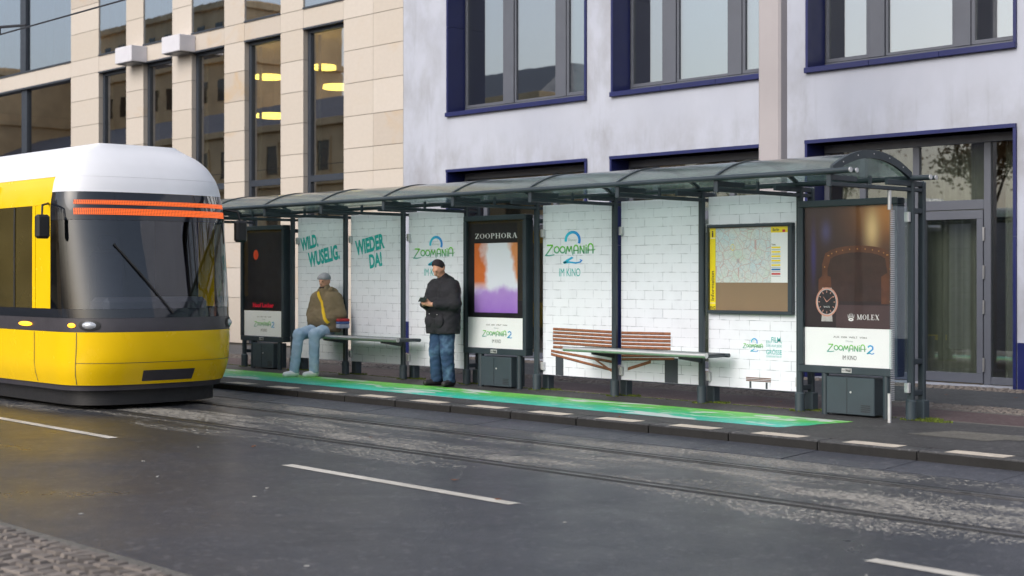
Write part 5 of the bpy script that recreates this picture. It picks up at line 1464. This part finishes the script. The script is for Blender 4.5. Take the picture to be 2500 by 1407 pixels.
# ---- the standing man
def standing_man():
    loc = (-16.02, 13.62, GZ)
    hp, R = head((0, -.07, 1.66), math.radians(36))
    sh_, el, wr_ = (.205, .015, 1.44), (.295, -.03, 1.17), (.085, -.285, 1.165)
    mir = lambda p: (-p[0], p[1], p[2])
    core = hp + [rcone((0, .005, 1.44), (0, -.03, 1.60), .062, .055), rcone((-.08, 0, 1.0), (-.1, 0, 1.38), .11, .12), rcone((.08, 0, 1.0), (.1, 0, 1.38), .11, .12)]
    for m in (lambda p: p, mir):
        core += [rcone(m(sh_), m(el), .055, .048), rcone(m(el), m(wr_), .045, .03)]
        core += [rcone(m((.10, 0, .95)), m((.125, -.015, .5)), .085, .06), rcone(m((.125, -.015, .5)), m((.135, .03, .08)), .055, .036), rcone(m((.135, .03, .06)), m((.14, -.06, .045)), .03, .02)]
    parts = [surface(core, .011, .025)]
    parts.append(surface(hand(wr_, (-.55, -.55, .25), (-.2, -.1, .9), 1, .9), .0055, .008))
    parts.append(surface(hand(mir(wr_), (.55, -.55, .25), (.2, -.1, .9), -1, .9), .0055, .008))
    p = body_obj('person', 'skin', None, parts, loc)
    tag(p, 'man standing in a black parka, dark cap and blue jeans looking down at his phone', 'person')
    jk = [rcone((-.12, .0, .80), (-.13, .01, 1.34), .17, .165), rcone((.12, .0, .80), (.13, .01, 1.34), .17, .165), rcone((-.15, .015, 1.42), (.15, .015, 1.42), .105, .105),
          rcone((0, .02, 1.42), (0, .0, 1.535), .115, .085), ell((0, .09, 1.50), (.13, .07, .075)), ell((0, -.135, 1.0), (.15, .05, .2))]
    for m in (lambda p: p, mir): jk += [rcone(m((.20, .015, 1.42)), m(el), .098, .088), rcone(m(el), m((.135, -.235, 1.165)), .086, .06)]
    body_obj('parka', 'parka', p, [surface(jk, .012, .04, lambda g: np.maximum(.745 - g[..., 2], -(1 - 0 * g[..., 2])), .004)], loc)
    for sx, z in ((-.115, .98), (.115, .98)):
        pk = surface([ell((sx, -.165, .93), (.085, .035, .10))], .01, .01); body_obj('pocket', 'parka', p, [pk], loc)
    tr_ = [rcone((-.06, 0, .92), (.06, 0, .92), .14, .14)]
    for m in (lambda p: p, mir): tr_ += [rcone(m((.10, 0, .86)), m((.125, -.03, .5)), .118, .098), rcone(m((.125, -.03, .5)), m((.135, .0, .1)), .096, .088)]
    body_obj('jeans', 'jeans', p, [surface(tr_, .012, .025, lambda g: .055 - g[..., 2], .004)], loc)
    for m, yaw in ((lambda p: p, .35), (mir, -.25)):
        a = m((.135, .05, .055)); b = (a[0] + .22 * math.sin(yaw), a[1] - .22 * math.cos(yaw), .045)
        v, f = surface([rcone(a, b, .058, .042), rcone((a[0], a[1], .08), (a[0], a[1] - .03, .09), .05, .05)], .009, .03, lambda g: .0 - g[..., 2]); body_obj('shoe', 'shoe_dark', p, [(v, f)], loc)
    cpz = surface([ell(R((0, .018, .052)), (.088, .106, .088), -math.radians(36))], .009, .02, lambda g: (R((0, 0, .04))[2] - .03) - g[..., 2] + (g[..., 1] + .05) * -.45)
    cp = body_obj('cap', 'cap_dark', p, [cpz], loc)
    body_obj('cuff', 'cap_dark', cp, [surface([ell(R((0, .010, .048)), (.091, .110, .030), -math.radians(36))], .008, .01)], loc)
    for sx in (-.032, .032): body_obj('eye', 'hair', p, [surface([ell(R((sx, -.086, .018)), (.012, .008, .006))], .004, .004)], loc)
    for (x, z) in ((-.07, 1.03), (.10, 1.02)):
        body_obj('snap', 'steel', p, [surface([ell((x, -.196, z), (.009, .006, .009))], .004, .004)], loc)
    ph = thing('smartphone', 'dark smartphone held in both hands by the standing man', 'phone', (loc[0], loc[1] - .375, loc[2] + 1.235))
    ph.rotation_euler = (math.radians(-35), 0, 0)
    for nm, mt, b in (('case', 'phone', (-.075, .075, -.004, .005, -.037, .037)), ('screen', 'tram_glass', (-.07, .07, .0055, .0065, -.033, .033))):
        me = MB().box(*b, ch=.002 if nm == 'case' else 0).build(nm, mt, None); me.parent = ph
    return p
standing_man()

def seated_man():
    loc = (-19.08, 13.62, GZ)                      # feet plane; local y toward the panel is +
    hz = .735                                       # hip joint height above the footway
    hp, R = head((-.01, .20, 1.475), math.radians(6))
    mir = lambda p: (-p[0], p[1], p[2])
    sh_, el, wr_ = (.205, .24, 1.235), (.285, .235, .965), (.13, .035, .86)
    core = hp + [rcone((0, .24, 1.24), (0, .215, 1.41), .062, .055), rcone((-.08, .20, .80), (-.1, .24, 1.2), .11, .12), rcone((.08, .2, .80), (.1, .24, 1.2), .11, .12)]
    kn = {1: (.16, -.27, .655), -1: (-.10, -.33, .655)}; ft = {1: (.17, -.30, .09), -1: (-.11, -.44, .09)}
    for m in (lambda p: p, mir):
        core += [rcone(m(sh_), m(el), .055, .048), rcone(m(el), m(wr_), .045, .03), rcone(m(wr_), m((.10, -.01, .85)), .035, .03)]
    for s_ in (1, -1):
        core += [rcone((.09 * s_, .20, hz), kn[s_], .085, .06), rcone(kn[s_], ft[s_], .055, .036), rcone(ft[s_], (ft[s_][0], ft[s_][1] - .06, .045), .03, .02)]
    p = body_obj('person', 'skin', None, [surface(core, .012, .025)], loc)
    tag(p, 'man seated on the bench in an olive quilted jacket, pale jeans and white shoes', 'person')
    jk = [rcone((-.12, .18, .76), (-.12, .23, 1.18), .175, .15), rcone((.12, .18, .76), (.12, .23, 1.18), .175, .15), ell((0, .10, .88), (.2, .16, .17)), rcone((-.14, .24, 1.22), (.14, .24, 1.22), .10, .10),
          rcone((0, .24, 1.24), (0, .21, 1.345), .125, .10), ell((0, .31, 1.30), (.14, .085, .09))]
    for m in (lambda p: p, mir): jk += [rcone(m((.20, .24, 1.21)), m(el), .10, .088), rcone(m(el), m(wr_), .088, .07), rcone(m(wr_), m((.10, .0, .855)), .065, .045)]
    body_obj('jacket', 'olive', p, [surface(jk, .012, .04, lambda g: .68 - g[..., 2], .004)], loc)
    tr_ = [rcone((-.07, .2, hz - .0), (.07, .2, hz), .125, .125)]
    for s_ in (1, -1): tr_ += [rcone((.09 * s_, .18, hz - .01), kn[s_], .112, .092), rcone(kn[s_], (ft[s_][0], ft[s_][1] + .01, .10), .088, .074)]
    body_obj('jeans', 'pale_jeans', p, [surface(tr_, .012, .025, lambda g: .06 - g[..., 2], .0035)], loc)
    body_obj('hood', 'olive', p, [surface([ell((0, .33, 1.30), (.15, .09, .10)), rcone((-.10, .22, 1.335), (.10, .22, 1.335), .055, .055)], .012, .04, None, .004)], loc)
    for s_ in (1, -1):
        f_ = ft[s_]; a = (f_[0], f_[1] + .05, .052); b = (f_[0] - .03, f_[1] - .17, .043)
        body_obj('shoe', 'shoe_white', p, [surface([rcone(a, b, .056, .043), rcone((f_[0], f_[1], .06), (f_[0], f_[1], .085), .052, .05)], .009, .03, lambda g: 0 - g[..., 2])], loc)
    body_obj('beanie', 'cap_grey', p, [surface([ell(R((0, .016, .055)), (.09, .107, .092), -math.radians(6)), rcone(R((-.04, -.05, .062)), R((.04, -.05, .062)), .05, .05)], .009, .03, lambda g: (R((0, 0, .035))[2]) - g[..., 2])], loc)
    for sx in (-.032, .032): body_obj('eye', 'hair', p, [surface([ell(R((sx, -.086, .015)), (.012, .008, .006))], .004, .004)], loc)
    body_obj('beard', 'hair', p, [surface([rcone(R((-.03, -.075, -.085)), R((.03, -.075, -.085)), .022, .022)], .008, .02)], loc)
    # strap across the chest, lying on the jacket
    pts = []
    for i in range(19):
        t = i / 18; x = -.085 + t * .30; z = 1.315 - t * .49
        P = np.array([[x, y, z] for y in np.linspace(-.25, .3, 160)]); d = sdf(jk, P, .04); hit = np.argmax(d < .006); pts.append((x, np.linspace(-.25, .3, 160)[hit] - .012, z))
    V = []; Fc = []
    for (x, y, z) in pts: V += [(x - .016, y, z - .012), (x + .016, y, z + .012), (x - .016, y + .03, z - .012), (x + .016, y + .03, z + .012)]
    for i in range(18): 
        k = 4 * i; Fc += [(k, k + 4, k + 5, k + 1), (k + 1, k + 5, k + 7, k + 3), (k + 2, k, k + 4, k + 6)]
    body_obj('bag_strap', 'strap', p, [(np.array(V), Fc)], loc)
    bg2 = thing('shoulder_bag', 'small red, white and blue shoulder bag at the hip of the seated man', 'bag', (loc[0] + .27, loc[1] + .30, GZ + .74))
    for nm, mt, (z0, z1) in (('lower_band', 'bag_grey', (.0, .07)), ('middle_band', 'bag_blue', (.07, .11)), ('flap', 'bag_red', (.11, .155))):
        b = MB().box(-.045, .045, -.11, .11, z0 + .001, z1, .012).build(nm, mt, None); b.parent = bg2
    return p
sp_ = seated_man()
sp_.rotation_euler = (0, 0, math.radians(16))

bpy.context.view_layer.update()
